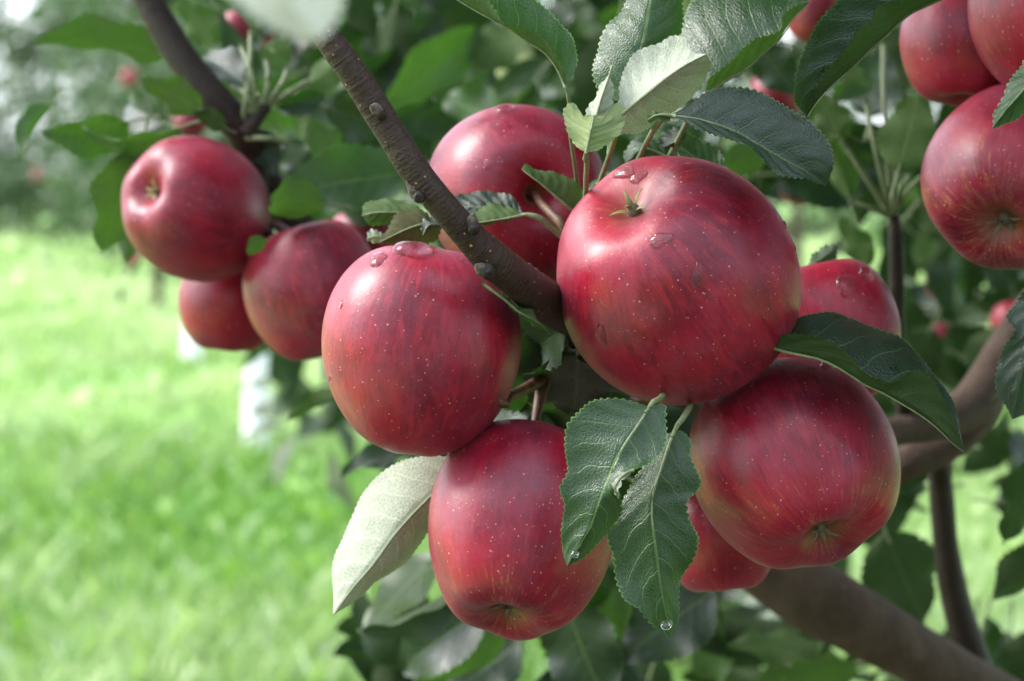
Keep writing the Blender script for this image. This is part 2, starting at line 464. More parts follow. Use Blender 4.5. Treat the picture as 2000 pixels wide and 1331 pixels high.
def make_grass():
    n = 90000
    y = 2.6 + 31 * RNG.random(n) ** 1.7
    half = y * 0.36 + .6
    x = RNG.uniform(-1, 1, n) * half
    isw = RNG.random(n) < .06
    clump = np.sin(x * 2.1 + 0.7 * np.sin(y * 1.3)) * np.sin(y * 1.1 + x) + 0.7 * np.sin(x * 3.7 - y * 1.6 + 1.1 * np.sin(y * .9))
    h = (0.05 + 0.05 * RNG.random(n) + 0.035 * np.clip(clump, -0.6, 1.4)) * (1 + 0.02 * y)
    h = np.maximum(h, 0.03)
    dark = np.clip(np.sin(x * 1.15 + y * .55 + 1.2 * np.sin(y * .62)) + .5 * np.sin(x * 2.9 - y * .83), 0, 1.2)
    az = RNG.uniform(0, 2 * math.pi, n)
    wd = (0.004 + 0.006 * RNG.random(n)) * (1 + 0.10 * y)
    wd = np.where(isw, wd * 2.2, wd)
    h = np.where(isw, h * 1.4, h)
    tx, ty = np.cos(az), np.sin(az)
    lean = RNG.uniform(0.2, 1.0, n) * h
    la = RNG.uniform(0, 2 * math.pi, n)
    b = np.stack([x, y, np.zeros(n)], -1)
    t = np.stack([tx, ty, np.zeros(n)], -1) * wd[:, None]
    mid = b + np.stack([np.cos(la) * lean * .4, np.sin(la) * lean * .4, h * .62], -1)
    top = b + np.stack([np.cos(la) * lean, np.sin(la) * lean, h], -1)
    V = np.stack([b - t, b + t, mid + t * .8, mid - t * .8, top], 1).reshape(-1, 3)
    k = np.arange(n)[:, None] * 5
    q = (k + np.array([[0, 1, 2, 3]])).tolist()
    tr = (k + np.array([[3, 2, 4]])).tolist()
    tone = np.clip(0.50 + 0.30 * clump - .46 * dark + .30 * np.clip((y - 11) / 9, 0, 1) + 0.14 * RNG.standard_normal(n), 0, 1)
    flower = RNG.random(n)
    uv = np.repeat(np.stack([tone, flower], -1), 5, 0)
    return mesh_from('grass', V, q + tr, M['grass'], uv, smooth=False)


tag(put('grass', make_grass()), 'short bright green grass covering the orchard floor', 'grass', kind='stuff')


# ------------------------------------------------------------------ leaves for far crowns
def leaf_cloud(centres, dirs, nrm, size, tone):
    """kite-shaped folded leaves, 4 triangles each"""
    n = len(centres)
    d = norm(dirs)
    s = norm(np.cross(nrm, d))
    up = np.cross(d, s)
    L = size[:, None]
    base = centres
    w = 0.27 * L
    V = np.stack([base, base + d * L * .42 + s * w + up * L * .07, base + d * L * .5, base + d * L * .42 - s * w + up * L * .07,
                  base + d * L - up * L * .12], 1).reshape(-1, 3)
    k = np.arange(n)[:, None] * 5
    F = np.concatenate([k + np.array([[0, 1, 2]]), k + np.array([[1, 4, 2]]), k + np.array([[0, 2, 3]]), k + np.array([[2, 4, 3]])]).tolist()
    uv = np.repeat(np.stack([tone, tone], -1), 5, 0)
    return V, F, uv


def rand_unit(n):
    return norm(RNG.standard_normal((n, 3)))


def crown_mesh(name, n, rad, z0, z1, size=0.085, clumps=26, mat='far'):
    cz = RNG.uniform(z0, z1, clumps)
    ca = RNG.uniform(0, 2 * math.pi, clumps)
    taper = 1.0 - 0.55 * (cz - z0) / (z1 - z0)
    cr_ = rad * taper * np.sqrt(RNG.uniform(0.05, 1, clumps))
    cc = np.stack([cr_ * np.cos(ca), cr_ * np.sin(ca), cz], -1)
    i = RNG.integers(0, clumps, n)
    c = cc[i] + RNG.standard_normal((n, 3)) * np.array([.17, .17, .15])
    dr = rand_unit(n) + np.array([0, 0, -0.4])
    nr = rand_unit(n) * .8 + np.array([0, 0, 1.0])
    tone = np.clip(RNG.normal(0.45, 0.25, n), 0, 1)
    V, F, uv = leaf_cloud(c, dr, nr, size * RNG.uniform(.7, 1.2, n), tone)
    return mesh_from(name, V, F, M[mat], uv, smooth=False), cc


CROWNS = [crown_mesh('crown', 2600, 0.62, 1.02, 3.4) for _ in range(3)]
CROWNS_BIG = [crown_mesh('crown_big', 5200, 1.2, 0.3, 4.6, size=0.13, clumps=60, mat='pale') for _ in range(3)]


def trunk_mesh(h, r, mat, lean=0.0):
    V, F, uv = tube_arrays([(0, 0, -.05), (lean * .3, 0, h * .35), (lean * .7, .01, h * .7), (lean, 0, h)], [r * 1.25, r, r * .8, r * .3], 12, 14, 0.06, 3)
    return mesh_from('trunk', V, F, mat, uv)


TRUNK = trunk_mesh(2.9, 0.030, M['bark_old'], .0)
PV, PF, PUV = tube_arrays([(0, 0, -.03), (0.012, 0, .3), (0.035, .003, .66)], [.056, .050, .048], 14, 8, 0.03, 4)
PAINT = mesh_from('painted_base', PV, PF, M['paint'], PUV)
LV, LF, LUV = tube_arrays([(0, 0, 0), (.2, 0, .12), (.45, 0, .18)], [.02, .014, .006], 7, 6, .05, 2)
LIMB = mesh_from('limb', LV, LF, M['bark_old'], LUV)


def row_tree(x, y, crown, label, rot=0.0, scale=1.0, painted=True, group=None, droop=0.0):
    t = empty('apple_tree', (x, y, 0))
    tag(t, label, 'apple tree', group)
    mw = Matrix.Translation((x, y, 0)) @ Matrix.Rotation(rot, 4, 'Z') @ Matrix.Scale(scale, 4)
    put('trunk', TRUNK, t, mw)
    if painted:
        put('painted_base', PAINT, t, Matrix.Translation((x, y, 0)))
    for k in range(4):
        put('limb', LIMB, t, mw @ Matrix.Translation((0.01, 0, .85 + .38 * k)) @ Matrix.Rotation(k * 2.2, 4, 'Z'))
    c = put('crown', crown, t, mw @ Matrix.Translation((0, 0, -droop)))
    c['kind'] = 'stuff'
    return t


ROWG = 'trees of the row running back to the left'
row_tree(row_x(5.5) + .2, 5.5, CROWNS[0][0], 'nearest blurred tree of the row, directly behind the lowest apple', 0.3)
row_tree(row_x(8.9) + .0, 8.9, CROWNS[1][0], 'blurred apple tree whose wide white trunk stands in the grass left of centre', 1.1)
row_tree(row_x(12.7) + .05, 12.7, CROWNS[2][0], 'blurred apple tree whose thin white trunk shows below the left apple cluster', 2.2)
for i, y in enumerate((16.4, 20.2, 24.1)):
    row_tree(row_x(y) + .1, y, CROWNS[i % 3][0], 'far blurred tree of the row behind the left apple cluster', 0.9 * i + .5, 1.05, False, ROWG, droop=.45)
for i, y in enumerate((9.2, 12.6, 16.5, 20.6)):
    row_tree(4.55 - .23 * y, y, CROWNS[(i + 1) % 3][0], 'blurred orchard tree of the row behind the apples on the right', 1.7 * i, 1.12, False, 'trees of the row on the right', droop=.2)
for i in range(20):
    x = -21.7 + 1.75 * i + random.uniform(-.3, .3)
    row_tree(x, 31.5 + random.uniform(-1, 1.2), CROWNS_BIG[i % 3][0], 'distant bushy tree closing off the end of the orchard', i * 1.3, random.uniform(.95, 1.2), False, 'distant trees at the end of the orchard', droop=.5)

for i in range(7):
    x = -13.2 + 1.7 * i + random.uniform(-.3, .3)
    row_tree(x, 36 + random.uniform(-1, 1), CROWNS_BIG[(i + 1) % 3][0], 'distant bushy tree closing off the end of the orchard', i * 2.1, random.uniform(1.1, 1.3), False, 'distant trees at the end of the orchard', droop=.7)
vv, ff, uu = [], [], []  # unseen tree row added behind the camera to block front fill
for i in range(6):
    me = CROWNS_BIG[i % 3][0]
    a = np.zeros(len(me.vertices) * 3); me.vertices.foreach_get('co', a); a = a.reshape(-1, 3) + np.array([-5.5 + 2.1 * i, -3.2, -.2])
    ff += [tuple(v + sum(len(q) for q in vv) for v in p.vertices) for p in me.polygons]
    vv.append(a)
vv = np.concatenate(vv)
tag(put('fill_block_trees', mesh_from('fill_block_trees', vv, ff, M['far'], np.tile(RNG.random((len(vv), 1)), (1, 2)), smooth=False)), 'unseen leafy row added behind the viewer to cut front light', 'trees', kind='stuff')

# ------------------------------------------------------------------ the near tree
TREE = empty('apple_tree', (0.62, 1.75, 0))
tag(TREE, 'near apple tree bearing the sharp red apples and dark leaves', 'apple tree')


# hero leaves: a blade lofted between its midrib and its two edges
def hero_leaf(mat, d0, mid, a, b, face='top', bulge=(.05, .05), pet=None, ser=1.0, ruffle=0.5, nv=130, nu=7, petw=(1.0, .75), ribmat='petiole', seed=0):
    def W(pts):
        return [P(q[0], q[1], d0 + (q[2] if len(q) > 2 else 0) / 1000) for q in pts]
    A_, B_ = [mid[0]] + list(a) + [mid[-1]], [mid[0]] + list(b) + [mid[-1]]
    Mi, A, B = curve(W(mid), nv), curve(W(A_), nv), curve(W(B_), nv)
    v = np.linspace(0, 1, nv + 1)
    T = norm(np.gradient(Mi, axis=0))
    rg = np.random.default_rng(seed + 100)
    ph = rg.uniform(0, 6.28, 4)

    def half(E, bl, sgn):
        R = E - Mi
        wdt = np.linalg.norm(R, axis=1, keepdims=True)
        N = norm(np.cross(T, R)) * sgn
        for k in (0, -1):
            N[k] = N[3 if k == 0 else -4]
        L = np.r_[0, np.cumsum(np.linalg.norm(np.diff(E, axis=0), axis=1))]
        ed = norm(R)
        fade = np.clip(np.minimum(v, 1 - v) * 9, 0, 1)[:, None]
        tooth = np.abs(np.sin(L / 0.0021 * math.pi + ph[0] + .8 * np.sin(L * 300)))[:, None]
        rows = []
        for j in range(nu + 1):
            t = j / nu
            p = Mi + R * t + N * bl * wdt * 4 * t * (1 - t)
            lat = v[:, None] * 8 - 1.75 * t ** 1.25 + (0.43 if sgn > 0 else 0) + .25
            p = p + N * 0.0005 * (np.sin(math.pi * lat) ** 2 - .5) * min(1, 4 * t * (1.15 - t)) * fade
            p = p + N * ruffle * 0.001 * t * t * np.sin(2 * math.pi * (v[:, None] * 3.3) + ph[1] * sgn) * fade
            if j == nu:
                p = p + ed * (tooth - .5) * 0.0011 * ser * fade
            rows.append(p)
        return rows, N
    ra, Na = half(A, bulge[0], 1)
    rb, Nb = half(B, bulge[1], -1)
    rows = ra[::-1] + rb[1:]                       # edge a ... midrib ... edge b
    us = np.r_[np.linspace(0, .5, nu + 1), np.linspace(.5, 1, nu + 1)[1:]]
    nc = len(rows)
    V = np.stack(rows, 1).reshape(-1, 3)
    uv = np.stack([np.broadcast_to(us, (nv + 1, nc)), np.broadcast_to(v[:, None], (nv + 1, nc))], -1).reshape(-1, 2)
    F = []
    for i in range(nv):
        for j in range(nc - 1):
            F.append((i * nc + j, i * nc + j + 1, (i + 1) * nc + j + 1, (i + 1) * nc + j))
    # which way does half a face?
    i = nv // 2
    e1 = V[i * nc + 1] - V[i * nc]
    e2 = V[(i + 1) * nc] - V[i * nc]
    c_ = np.array(CAM) - V[i * nc + nu // 2]
    up = np.dot(np.cross(e1, e2), c_) > 0
    if up != (face == 'top'):
        F = [f[::-1] for f in F]
    o = put('leaf', mesh_from('leaf', V, F, M[mat], uv), TREE)
    # midrib and petiole
    Nn = norm(Na + Nb)
    sg = 1 if (np.dot(Nn[i], c_) > 0) == (face == 'top') else -1
    rib = Mi - Nn * sg * 0.00035
    k = np.linspace(0, nv, 14).astype(int)
    pts = [Vector(q) for q in rib[k]]
    rad = list(np.linspace(.00060, .00012, len(k)))
    V2, F2, uv2 = tube_arrays(pts, rad, 6, 22)
    put('midrib', mesh_from('midrib', V2, F2, M[ribmat]), o)
    if pet:
        pw = [P(q[0], q[1], d0 + (q[2] if len(q) > 2 else 0) / 1000) for q in pet] + [Vector(Mi[0]), Vector(Mi[6])]
        rd = [petw[0] * .001] * len(pet) + [petw[1] * .001, petw[1] * .0008]
        V3, F3, uv3 = tube_arrays(pw, rd, 8, 18)
        put('petiole', mesh_from('petiole', V3, F3, M[ribmat], uv3), o)
    return o


# L1 folded leaf, top centre
hero_leaf('leaf', .725, [(1106, 170), (1090, 133, -1), (1065, 101, -2), (1030, 80, -2), (992, 52, -1), (950, 31), (897, 0, 2), (830, -45, 5)],
          [(1118, 147, 3), (1126, 105, 8), (1114, 63, 12), (1090, 42, 14), (1065, 17, 15), (1045, 0, 16), (1000, -40, 16), (900, -60, 12)],
          [(1102, 150, -2), (1097, 130, -4), (1069, 84, -6), (1044, 66, -6), (1013, 56, -6), (985, 42, -6), (958, 8, -5), (900, -25, -2)],
          'top', (.10, .10), pet=[(1135, 420, 70), (1124, 330, 40), (1113, 240, 12), (1113, 208, 4)], petw=(.8, .7), seed=1)
# L2
hero_leaf('leaf', .745, [(1212, 200), (1235, 145, -1), (1254, 88, -2), (1266, 20, 1), (1275, -40, 5), (1282, -80, 8)],
          [(1175, 182, 4), (1158, 140, 6), (1167, 98, 7), (1188, 49, 9), (1212, 21, 9), (1240, -30, 9)],
          [(1268, 155, 5), (1314, 95, 8), (1331, 55, 8), (1335, 15, 9), (1325, -40, 10)], 'top', (.06, .08), pet=[(1190, 300, 12), (1200, 240, 5)], seed=2)
# L3
hero_leaf('leaf', .765, [(1376, 184), (1415, 157, -2), (1457, 133, -3), (1496, 98, -4), (1524, 73, -4), (1545, 42, -2), (1582, 4)],
          [(1345, 125, 8), (1333, 60, 16), (1355, -5, 22), (1410, -45, 24), (1480, -45, 20), (1545, -20, 10)],
          [(1380, 168, -3), (1419, 126, -8), (1450, 98, -10), (1485, 73, -10), (1524, 58, -9), (1531, 33, -7), (1547, 15, -4)],
          'top', (.10, .12), pet=[(1300, 320, 40), (1330, 262, 20), (1355, 215, 6)], seed=3)
# L4 pale underside
hero_leaf('leaf_felt', .712, [(1213, 225), (1236, 206, -1), (1268, 180, -2), (1300, 154, -2), (1335, 130, -1), (1380, 106, 3)],
          [(1211, 195, 3), (1211, 168, 5), (1219, 133, 8), (1247, 101, 10), (1279, 86, 10), (1317, 71, 10), (1340, 78, 8), (1354, 100, 5)],
          [(1207, 262, 5), (1235, 261, 10), (1265, 252, 15), (1300, 230, 19), (1335, 202, 20), (1370, 171, 18), (1385, 135, 12)],
          'under', (-.16, -.06), pet=[(1168, 365, 75), (1190, 305, 45), (1203, 262, 14)], petw=(.95, .8), ser=.6, seed=4)
# L5 young cupped leaf and its neighbour
hero_leaf('leaf_young', .704, [(1145, 299), (1150, 275, -1), (1155, 250, -1), (1158, 238, 1), (1160, 226, 5)],
          [(1117, 277, 3), (1106, 245, 5), (1102, 212, 8), (1112, 205, 8), (1124, 205, 8), (1134, 222, 7), (1146, 226, 6)],
          [(1180, 288, 3), (1208, 262, 5), (1222, 236, 7), (1222, 215, 8), (1206, 204, 9), (1190, 208, 8), (1175, 222, 7)],
          'under', (-.14, -.14), pet=[(1138, 420, 75), (1143, 385, 56), (1145, 345, 28), (1146, 318, 8)], petw=(.9, .8), ser=.6, seed=5)
hero_leaf('leaf_felt', .712, [(1158, 260), (1166, 224, -1), (1176, 190, -1), (1186, 160), (1198, 121, 2)],
          [(1141, 236, 2), (1150, 210, 3), (1165, 183, 4), (1181, 155, 3), (1192, 136, 2)],
          [(1185, 240, 3), (1198, 205, 4), (1198, 180, 4), (1193, 152, 3)], 'under', (-.1, -.1), ser=.6, seed=6)
# L6 glossy leaf above the largest apple
hero_leaf('leaf_dark', .708, [(1305, 226), (1352, 230, -1), (1390, 240, -1), (1432, 256, -1), (1478, 282, -1), (1530, 312, 0), (1578, 338, 1), (1613, 363, 3)],
          [(1322, 219, 0.75), (1352, 199, 2), (1387, 178, 3.75), (1422, 171, 4.75), (1454, 170, 5), (1485, 180, 5), (1517, 199, 4.75), (1552, 220, 4.25), (1580, 234, 3.75), (1604, 259, 3), (1622, 290, 2.25), (1627, 325, 1.5)],
          [(1330, 232, -2), (1352, 248, -4), (1387, 263, -5), (1422, 270, -6), (1457, 283, -6), (1482, 306, -5), (1506, 327, -4), (1538, 346, -3), (1573, 350, -1)],
          'top', (.09, .03), pet=[(1225, 345, 85), (1243, 318, 70), (1265, 275, 35), (1288, 240, 10)], petw=(1.0, .9), ruffle=.5, seed=7)
hero_leaf('leaf', .703, [(1312, 229), (1296, 226, -1), (1280, 228, -1), (1265, 236)],
          [(1302, 240, -1), (1290, 236, -2), (1276, 240, -2), (1268, 248, -1)], [(1298, 221, 2), (1282, 219, 3), (1270, 223, 2)], 'under', (-.2, -.2), nv=40, seed=8)
# L7 dark folded leaf
hero_leaf('leaf_dark', .735, [(1900, -40, -6), (1832, 0, -4), (1769, 31, -4), (1737, 63, -4), (1702, 94, -4), (1667, 129, -3), (1636, 157, -2), (1601, 192, 0), (1576, 228, 4)],
          [(1820, -55, -8), (1720, -45, -8), (1655, -15, -6), (1629, 9, -6), (1597, 45, -6), (1570, 101, -5), (1554, 150, -4), (1552, 196, -1)],
          [(1850, -25, -11), (1750, 0, -16), (1720, 10, -16), (1702, 42, -16), (1664, 70, -15), (1653, 91, -13), (1625, 126, -8), (1604, 154, -6), (1588, 192, -2)],
          'top', (.10, .10), seed=9)
# L8 leaf between the two right apples
hero_leaf('leaf_dark', .728, [(1500, 676, 6), (1545, 689, 2), (1597, 699, -1), (1650, 724, -3), (1685, 748, -4), (1730, 769, -4), (1765, 790, -4), (1800, 811, -3), (1835, 839, -2), (1860, 864, 0), (1883, 881, 3)],
          [(1525, 655, 14), (1555, 626, 18), (1590, 614, 20), (1632, 610, 21), (1667, 621, 20), (1706, 640, 19), (1751, 657, 18), (1793, 689, 16), (1825, 731, 13), (1846, 762, 10), (1865, 800, 8), (1875, 840, 5)],
          [(1530, 655, 2), (1566, 654, -3), (1604, 664, -6), (1643, 682, -8), (1667, 703, -9), (1685, 724, -9), (1713, 741, -9), (1744, 750, -9), (1762, 738, -9), (1790, 724, -8), (1814, 734, -7), (1835, 766, -5), (1860, 815, -2)],
          'top', (.06, .06), seed=10)
# L9, L10 pair in front
hero_leaf('leaf', .690, [(1268, 796, 4), (1245, 832, 0), (1222, 866, -2), (1206, 893, -3), (1188, 935, -3), (1170, 980, -3), (1155, 1025, -2), (1130, 1070, 0), (1108, 1106, 3)],
          [(1240, 785, 4), (1195, 780, 4), (1160, 783, 4), (1125, 808, 4), (1107, 832, 4), (1104, 857, 4), (1107, 900, 3), (1108, 920, 2), (1093, 956, 1), (1103, 984, 2), (1097, 1040, 3), (1099, 1080, 4)],
          [(1296, 790, 5), (1301, 830, 2), (1302, 858, 0), (1280, 898, -4), (1247, 914, -8), (1216, 928, -10), (1208, 945, -8), (1212, 973, -4), (1214, 1001, -2), (1195, 1033, 0), (1167, 1061, 1), (1132, 1094, 3)],
          'top', (.06, .05), pet=[(1320, 740, 130), (1300, 765, 70), (1285, 782, 20)], petw=(1.0, .8), ruffle=.5, seed=11)
hero_leaf('leaf_felt', .680, [(1237, 920, 1), (1222, 926, 0), (1209, 940, 0), (1202, 955, 0), (1209, 972, 1)],
          [(1226, 930, 0), (1214, 942, -1), (1209, 958, -1)], [(1218, 922, 1), (1203, 934, 1), (1197, 948, 1), (1200, 962, 1)], 'under', (.0, .0), nv=30, ser=.3, seed=12)
hero_leaf('leaf', .702, [(1318, 840, 6), (1304, 875, 2), (1290, 920, 0), (1274, 972, -1), (1274, 1010, -1), (1282, 1080, -1), (1294, 1160, 0), (1312, 1248, 4)],
          [(1302, 850, 6), (1270, 900, 6), (1240, 935, 6), (1210, 985, 5), (1187, 1045, 4), (1198, 1090, 3), (1205, 1140, 2), (1222, 1172, 1), (1250, 1190, 1), (1262, 1208, 1), (1290, 1235, 3)],
          [(1330, 842, 7), (1352, 868, 6), (1348, 885, 4), (1358, 915, 3), (1368, 942, 3), (1362, 958, 3), (1344, 978, 1), (1346, 1010, 1), (1362, 1050, 2), (1356, 1090, 3), (1338, 1120, 4), (1325, 1160, 4), (1322, 1210, 4)],
          'top', (.07, .07), pet=[(1375, 745, 120), (1352, 785, 50), (1332, 820, 15)], petw=(1.0, .75), ruffle=.7, seed=13)
# L11 pale underside lower left
hero_leaf('leaf_felt', .775, [(905, 915, 0), (870, 945, -1), (841, 970, -2), (810, 1001, -3), (775, 1040, -4), (729, 1103, -4), (687, 1152, -2), (651, 1202, 2)],
          [(885, 895, 2), (859, 892, 3), (810, 895, 5), (768, 907, 7), (733, 935, 9), (698, 987, 10), (670, 1047, 10), (651, 1106, 8), (650, 1162, 5)],
          [(880, 970, 4), (842, 1035, 10), (810, 1078, 11), (768, 1117, 10), (733, 1141, 8), (698, 1169, 5)],
          'under', (-.05, -.06), pet=[(960, 860, 14), (930, 890, 6)], ser=.7, seed=14)
# L12 small folded leaf left of the largest apple
hero_leaf('leaf', .765, [(1125, 415, 2), (1108, 402), (1085, 383, -1), (1058, 360, -2), (1035, 343, -2), (1019, 330, 0)],
          [(1140, 385, 6), (1130, 362, 7), (1112, 347, 7), (1090, 338, 7), (1062, 335, 6), (1040, 327, 4), (1026, 322, 2)],
          [(1112, 398, 3), (1085, 378, 5), (1058, 356, 5), (1036, 340, 3)], 'under', (-.07, .02), nv=70, seed=15)
# L13 pair right of the branch
hero_leaf('leaf_dark', .785, [(1022, 420, 0), (985, 410, 1), (945, 405, 2), (905, 405, 4), (880, 410, 6)],
          [(1012, 398, 4), (990, 380, 6), (955, 375, 8), (920, 376, 8), (893, 382, 8)], [(1000, 425, -1), (960, 425, 0), (925, 422, 2), (895, 420, 4)], 'top', (.08, .08), nv=70, seed=16)
hero_leaf('leaf', .770, [(1025, 420, 0), (990, 427, -1), (955, 432, -1), (930, 436, 0), (900, 445, 2)],
          [(1008, 411, 2), (985, 402, 4), (962, 399, 5), (940, 405, 5), (922, 418, 4)], [(1000, 428, 0), (965, 436, 1), (930, 442, 2)], 'under', (-.06, -.02),
          pet=[(1098, 462, 4), (1075, 443, 2), (1050, 425, 0)], petw=(1.2, .8), nv=70, seed=17)
# L14-16 left of the branch
hero_leaf('leaf', .80, [(840, 425, 0), (800, 418, -1), (760, 415, -2), (730, 416, -1), (707, 422, 2)],
          [(815, 405, 4), (780, 394, 6), (750, 389, 7), (722, 393, 6), (710, 405, 4)], [(815, 432, 2), (780, 440, 4), (745, 441, 4), (718, 436, 3)], 'under', (-.06, -.06), nv=70, seed=18)
hero_leaf('leaf_olive', .775, [(865, 440, 2), (830, 438, 0), (795, 448, -1), (765, 462, -1), (740, 474, 0)],
          [(835, 418, 3), (805, 409, 4), (785, 412, 4), (765, 432, 4), (752, 455, 3)], [(850, 470, 3), (815, 482, 3), (785, 480, 3), (758, 476, 2)], 'under', (-.05, -.05), nv=70, seed=19)
hero_leaf('leaf_dark', .768, [(868, 440, 4), (852, 438, 1), (838, 440, -1), (826, 460, -2)],
          [(850, 424, 4), (835, 421, 4), (824, 440, 1)], [(860, 448, 2), (845, 444, 0), (833, 450, -1)], 'top', (.1, .1), nv=40, seed=20)
hero_leaf('leaf_felt', .80, [(752, 465, 0), (735, 462, 0), (716, 466, 1)], [(745, 474, 2), (730, 474, 2), (720, 471, 2)], [(738, 452, 0), (722, 450, 1)], 'under', nv=30, seed=21)
# thin leaf edge between branch and left apple
hero_leaf('leaf', .722, [(940, 552, 0), (985, 585, -1), (1020, 614, 0), (1048, 628, 3), (1075, 652, 8)],
          [(975, 572, 4), (1010, 596, 6), (1040, 606, 8), (1048, 624, 8)], [(990, 592, 0), (1020, 620, 2), (1050, 640, 5)], 'top', (.05, .02), nv=60, seed=22)
# right-hand edge leaves
hero_leaf('leaf_dark', .76, [(2070, 520, 4), (2035, 600, 1), (2010, 680, 0), (1990, 750, 0), (1978, 820, 2)],
          [(2020, 540, 4), (1990, 585, 5), (1966, 620, 4), (1982, 645, 2), (1960, 680, 4), (1946, 730, 5), (1950, 770, 5), (1968, 800, 3)],
          [(2080, 600, 8), (2070, 690, 10), (2040, 770, 8), (2000, 810, 4)], 'top', (.07, .07), seed=23)
hero_leaf('leaf', .70, [(2080, 60, 4), (2040, 120, 0), (2000, 175, -1), (1965, 215, 0), (1938, 252, 2)],
          [(2030, 80, 5), (1995, 125, 6), (1965, 175, 5), (1945, 215, 4)], [(2070, 130, 6), (2040, 185, 7), (1995, 225, 5), (1960, 245, 3)], 'top', (.07, .07), seed=24)
# bits behind the stalks above the largest apple
hero_leaf('leaf', .80, [(1330, 330, 0), (1290, 300, 0), (1255, 290, 0), (1222, 320, 2)], [(1310, 270, 5), (1270, 265, 6), (1240, 275, 6), (1218, 300, 4)], [(1300, 330, 2), (1260, 325, 2), (1230, 330, 2)], 'top', nv=60, seed=25)
hero_leaf('leaf_dark', .79, [(1340, 250, 0), (1325, 270, 0), (1305, 285, 0), (1290, 290, 1)], [(1315, 250, 2), (1295, 262, 3), (1288, 275, 2)], [(1335, 275, 2), (1318, 288, 2)], 'top', nv=40, seed=26)
hero_leaf('leaf', .82, [(1420, 330, 0), (1380, 320, 0), (1345, 300, 0), (1315, 270, 1)], [(1400, 290, 5), (1365, 270, 6), (1335, 255, 5)], [(1380, 345, 2), (1340, 325, 2), (1316, 295, 2)], 'top', nv=60, seed=27)
hero_leaf('leaf', .80, [(1122, 400, 0), (1150, 372, 0), (1175, 350, 0), (1205, 340, 2)], [(1140, 372, 3), (1165, 352, 4), (1190, 338, 4)], [(1160, 385, 2), (1190, 365, 2)], 'top', nv=50, seed=28)
hero_leaf('leaf_felt', .875, [(1580, 520, 0), (1600, 508, 0), (1620, 495, 0), (1636, 482, 1)], [(1585, 500, 2), (1605, 484, 3), (1625, 476, 2)], [(1610, 520, 2), (1632, 505, 2)], 'top', nv=40, seed=29)

# blurred leaf close to the lens, top; pale underside stands in for sky reflection
hero_leaf('leaf_felt', .345, [(395, -420, 20), (440, -260, 10), (500, -100, 4), (560, 10, 0), (622, 82, -2)],
          [(330, -300, 14), (380, -140, 6), (450, -10, 2), (540, 60, 0)], [(520, -330, 18), (610, -180, 12), (660, -60, 6), (662, 30, 2)], 'under', (.04, .04), seed=30)

# ------------------------------------------------------------------ shared leaf meshes for leaves further back
def generic_leaf(seed, fold, curl, twist, wave, nv=30, nu=5):
    r = np.random.default_rng(seed)
    v = np.linspace(0, 1, nv + 1)
    w = 0.30 * np.sin(math.pi * np.clip(v, 0, 1) ** 0.82) ** 0.85 * (1 - .25 * v)
    ang = curl * (v - .25) ** 2 * np.sign(v - .25) + .35 * v * curl
    dy, dz = np.cos(ang), -np.sin(ang)
    y = np.r_[0, np.cumsum((dy[1:] + dy[:-1]) / 2)] / nv
    z = np.r_[0, np.cumsum((dz[1:] + dz[:-1]) / 2)] / nv
    V, uv = [], []
    ph = r.uniform(0, 6.28, 3)
    for i in range(nv + 1):
        n = np.array([0, -dz[i], dy[i]])
        tw = twist * (v[i] - .3)
        for j in range(-nu, nu + 1):
            t = abs(j) / nu
            s = 1 if j >= 0 else -1
            f = fold * (1 + .25 * math.sin(5 * v[i] + ph[0]))
            ww = w[i] * (1 + (.06 * math.sin(i * 2.6 + ph[1]) if t == 1 else 0))
            x, h = s * t * ww * math.cos(f), t * ww * math.sin(f) - .10 * ww * 4 * t * (1 - t) * .4
            h += wave * t * t * math.sin(v[i] * 15 + ph[2] * s) * .06
            x, h = x * math.cos(tw) - h * math.sin(tw), x * math.sin(tw) + h * math.cos(tw)
            V.append((x, y[i] + n[1] * h, z[i] + n[2] * h))
            uv.append((.5 + .5 * j / nu, v[i]))
    nc = 2 * nu + 1
    F = [(i * nc + j, i * nc + j + 1, (i + 1) * nc + j + 1, (i + 1) * nc + j) for i in range(nv) for j in range(nc - 1)]
    return V, F, uv


GL = {}
for k, (fo, cu, tw, wa) in enumerate([(.25, .5, .2, .4), (.55, .9, -.3, .6), (.10, .3, .5, .8), (.8, .6, .2, .5), (.35, 1.4, .0, .5), (.45, -.5, .6, .7), (.2, 1.0, -.7, .9)]):
    for mt in ('leaf', 'leaf_dark', 'leaf_young', 'leaf_felt', 'leaf_shade'):
        GL[k, mt] = mesh_from('leaf', *generic_leaf(k, fo, cu, tw, wa)[:2], M[mt], generic_leaf(k, fo, cu, tw, wa)[2])
PTV, PTF, PTUV = tube_arrays([(0, -.32, .05), (0, -.15, .0), (0, 0, 0), (0, .12, -.004)], [.016, .013, .011, .008], 6, 8)
PETM = mesh_from('petiole', PTV, PTF, M['petiole'], PTUV)
NLEAF = [0]


def gl(base, tip, d, dd=0.0, roll=0.0, var=0, mat='leaf', w=1.0, pet=True):
    """a leaf from base to tip (photograph pixels) at depth d, tip dd metres deeper; roll 0 shows the upper side"""
    a, b = P(base[0], base[1], d), P(tip[0], tip[1], d + dd)
    Y = b - a
    L = Y.length
    Y.normalize()
    z = CAM - a
    Z = (z - Y * z.dot(Y)).normalized()
    Z = Quaternion(Y, math.radians(roll)) @ Z
    X = Y.cross(Z)
    m = Matrix(((X.x * L * w, Y.x * L, Z.x * L, a.x), (X.y * L * w, Y.y * L, Z.y * L, a.y), (X.z * L * w, Y.z * L, Z.z * L, a.z), (0, 0, 0, 1)))
    o = put('leaf', GL[var, mat], TREE, m)
    NLEAF[0] += 1
    if pet:
        put('petiole', PETM, o, m)
    return o


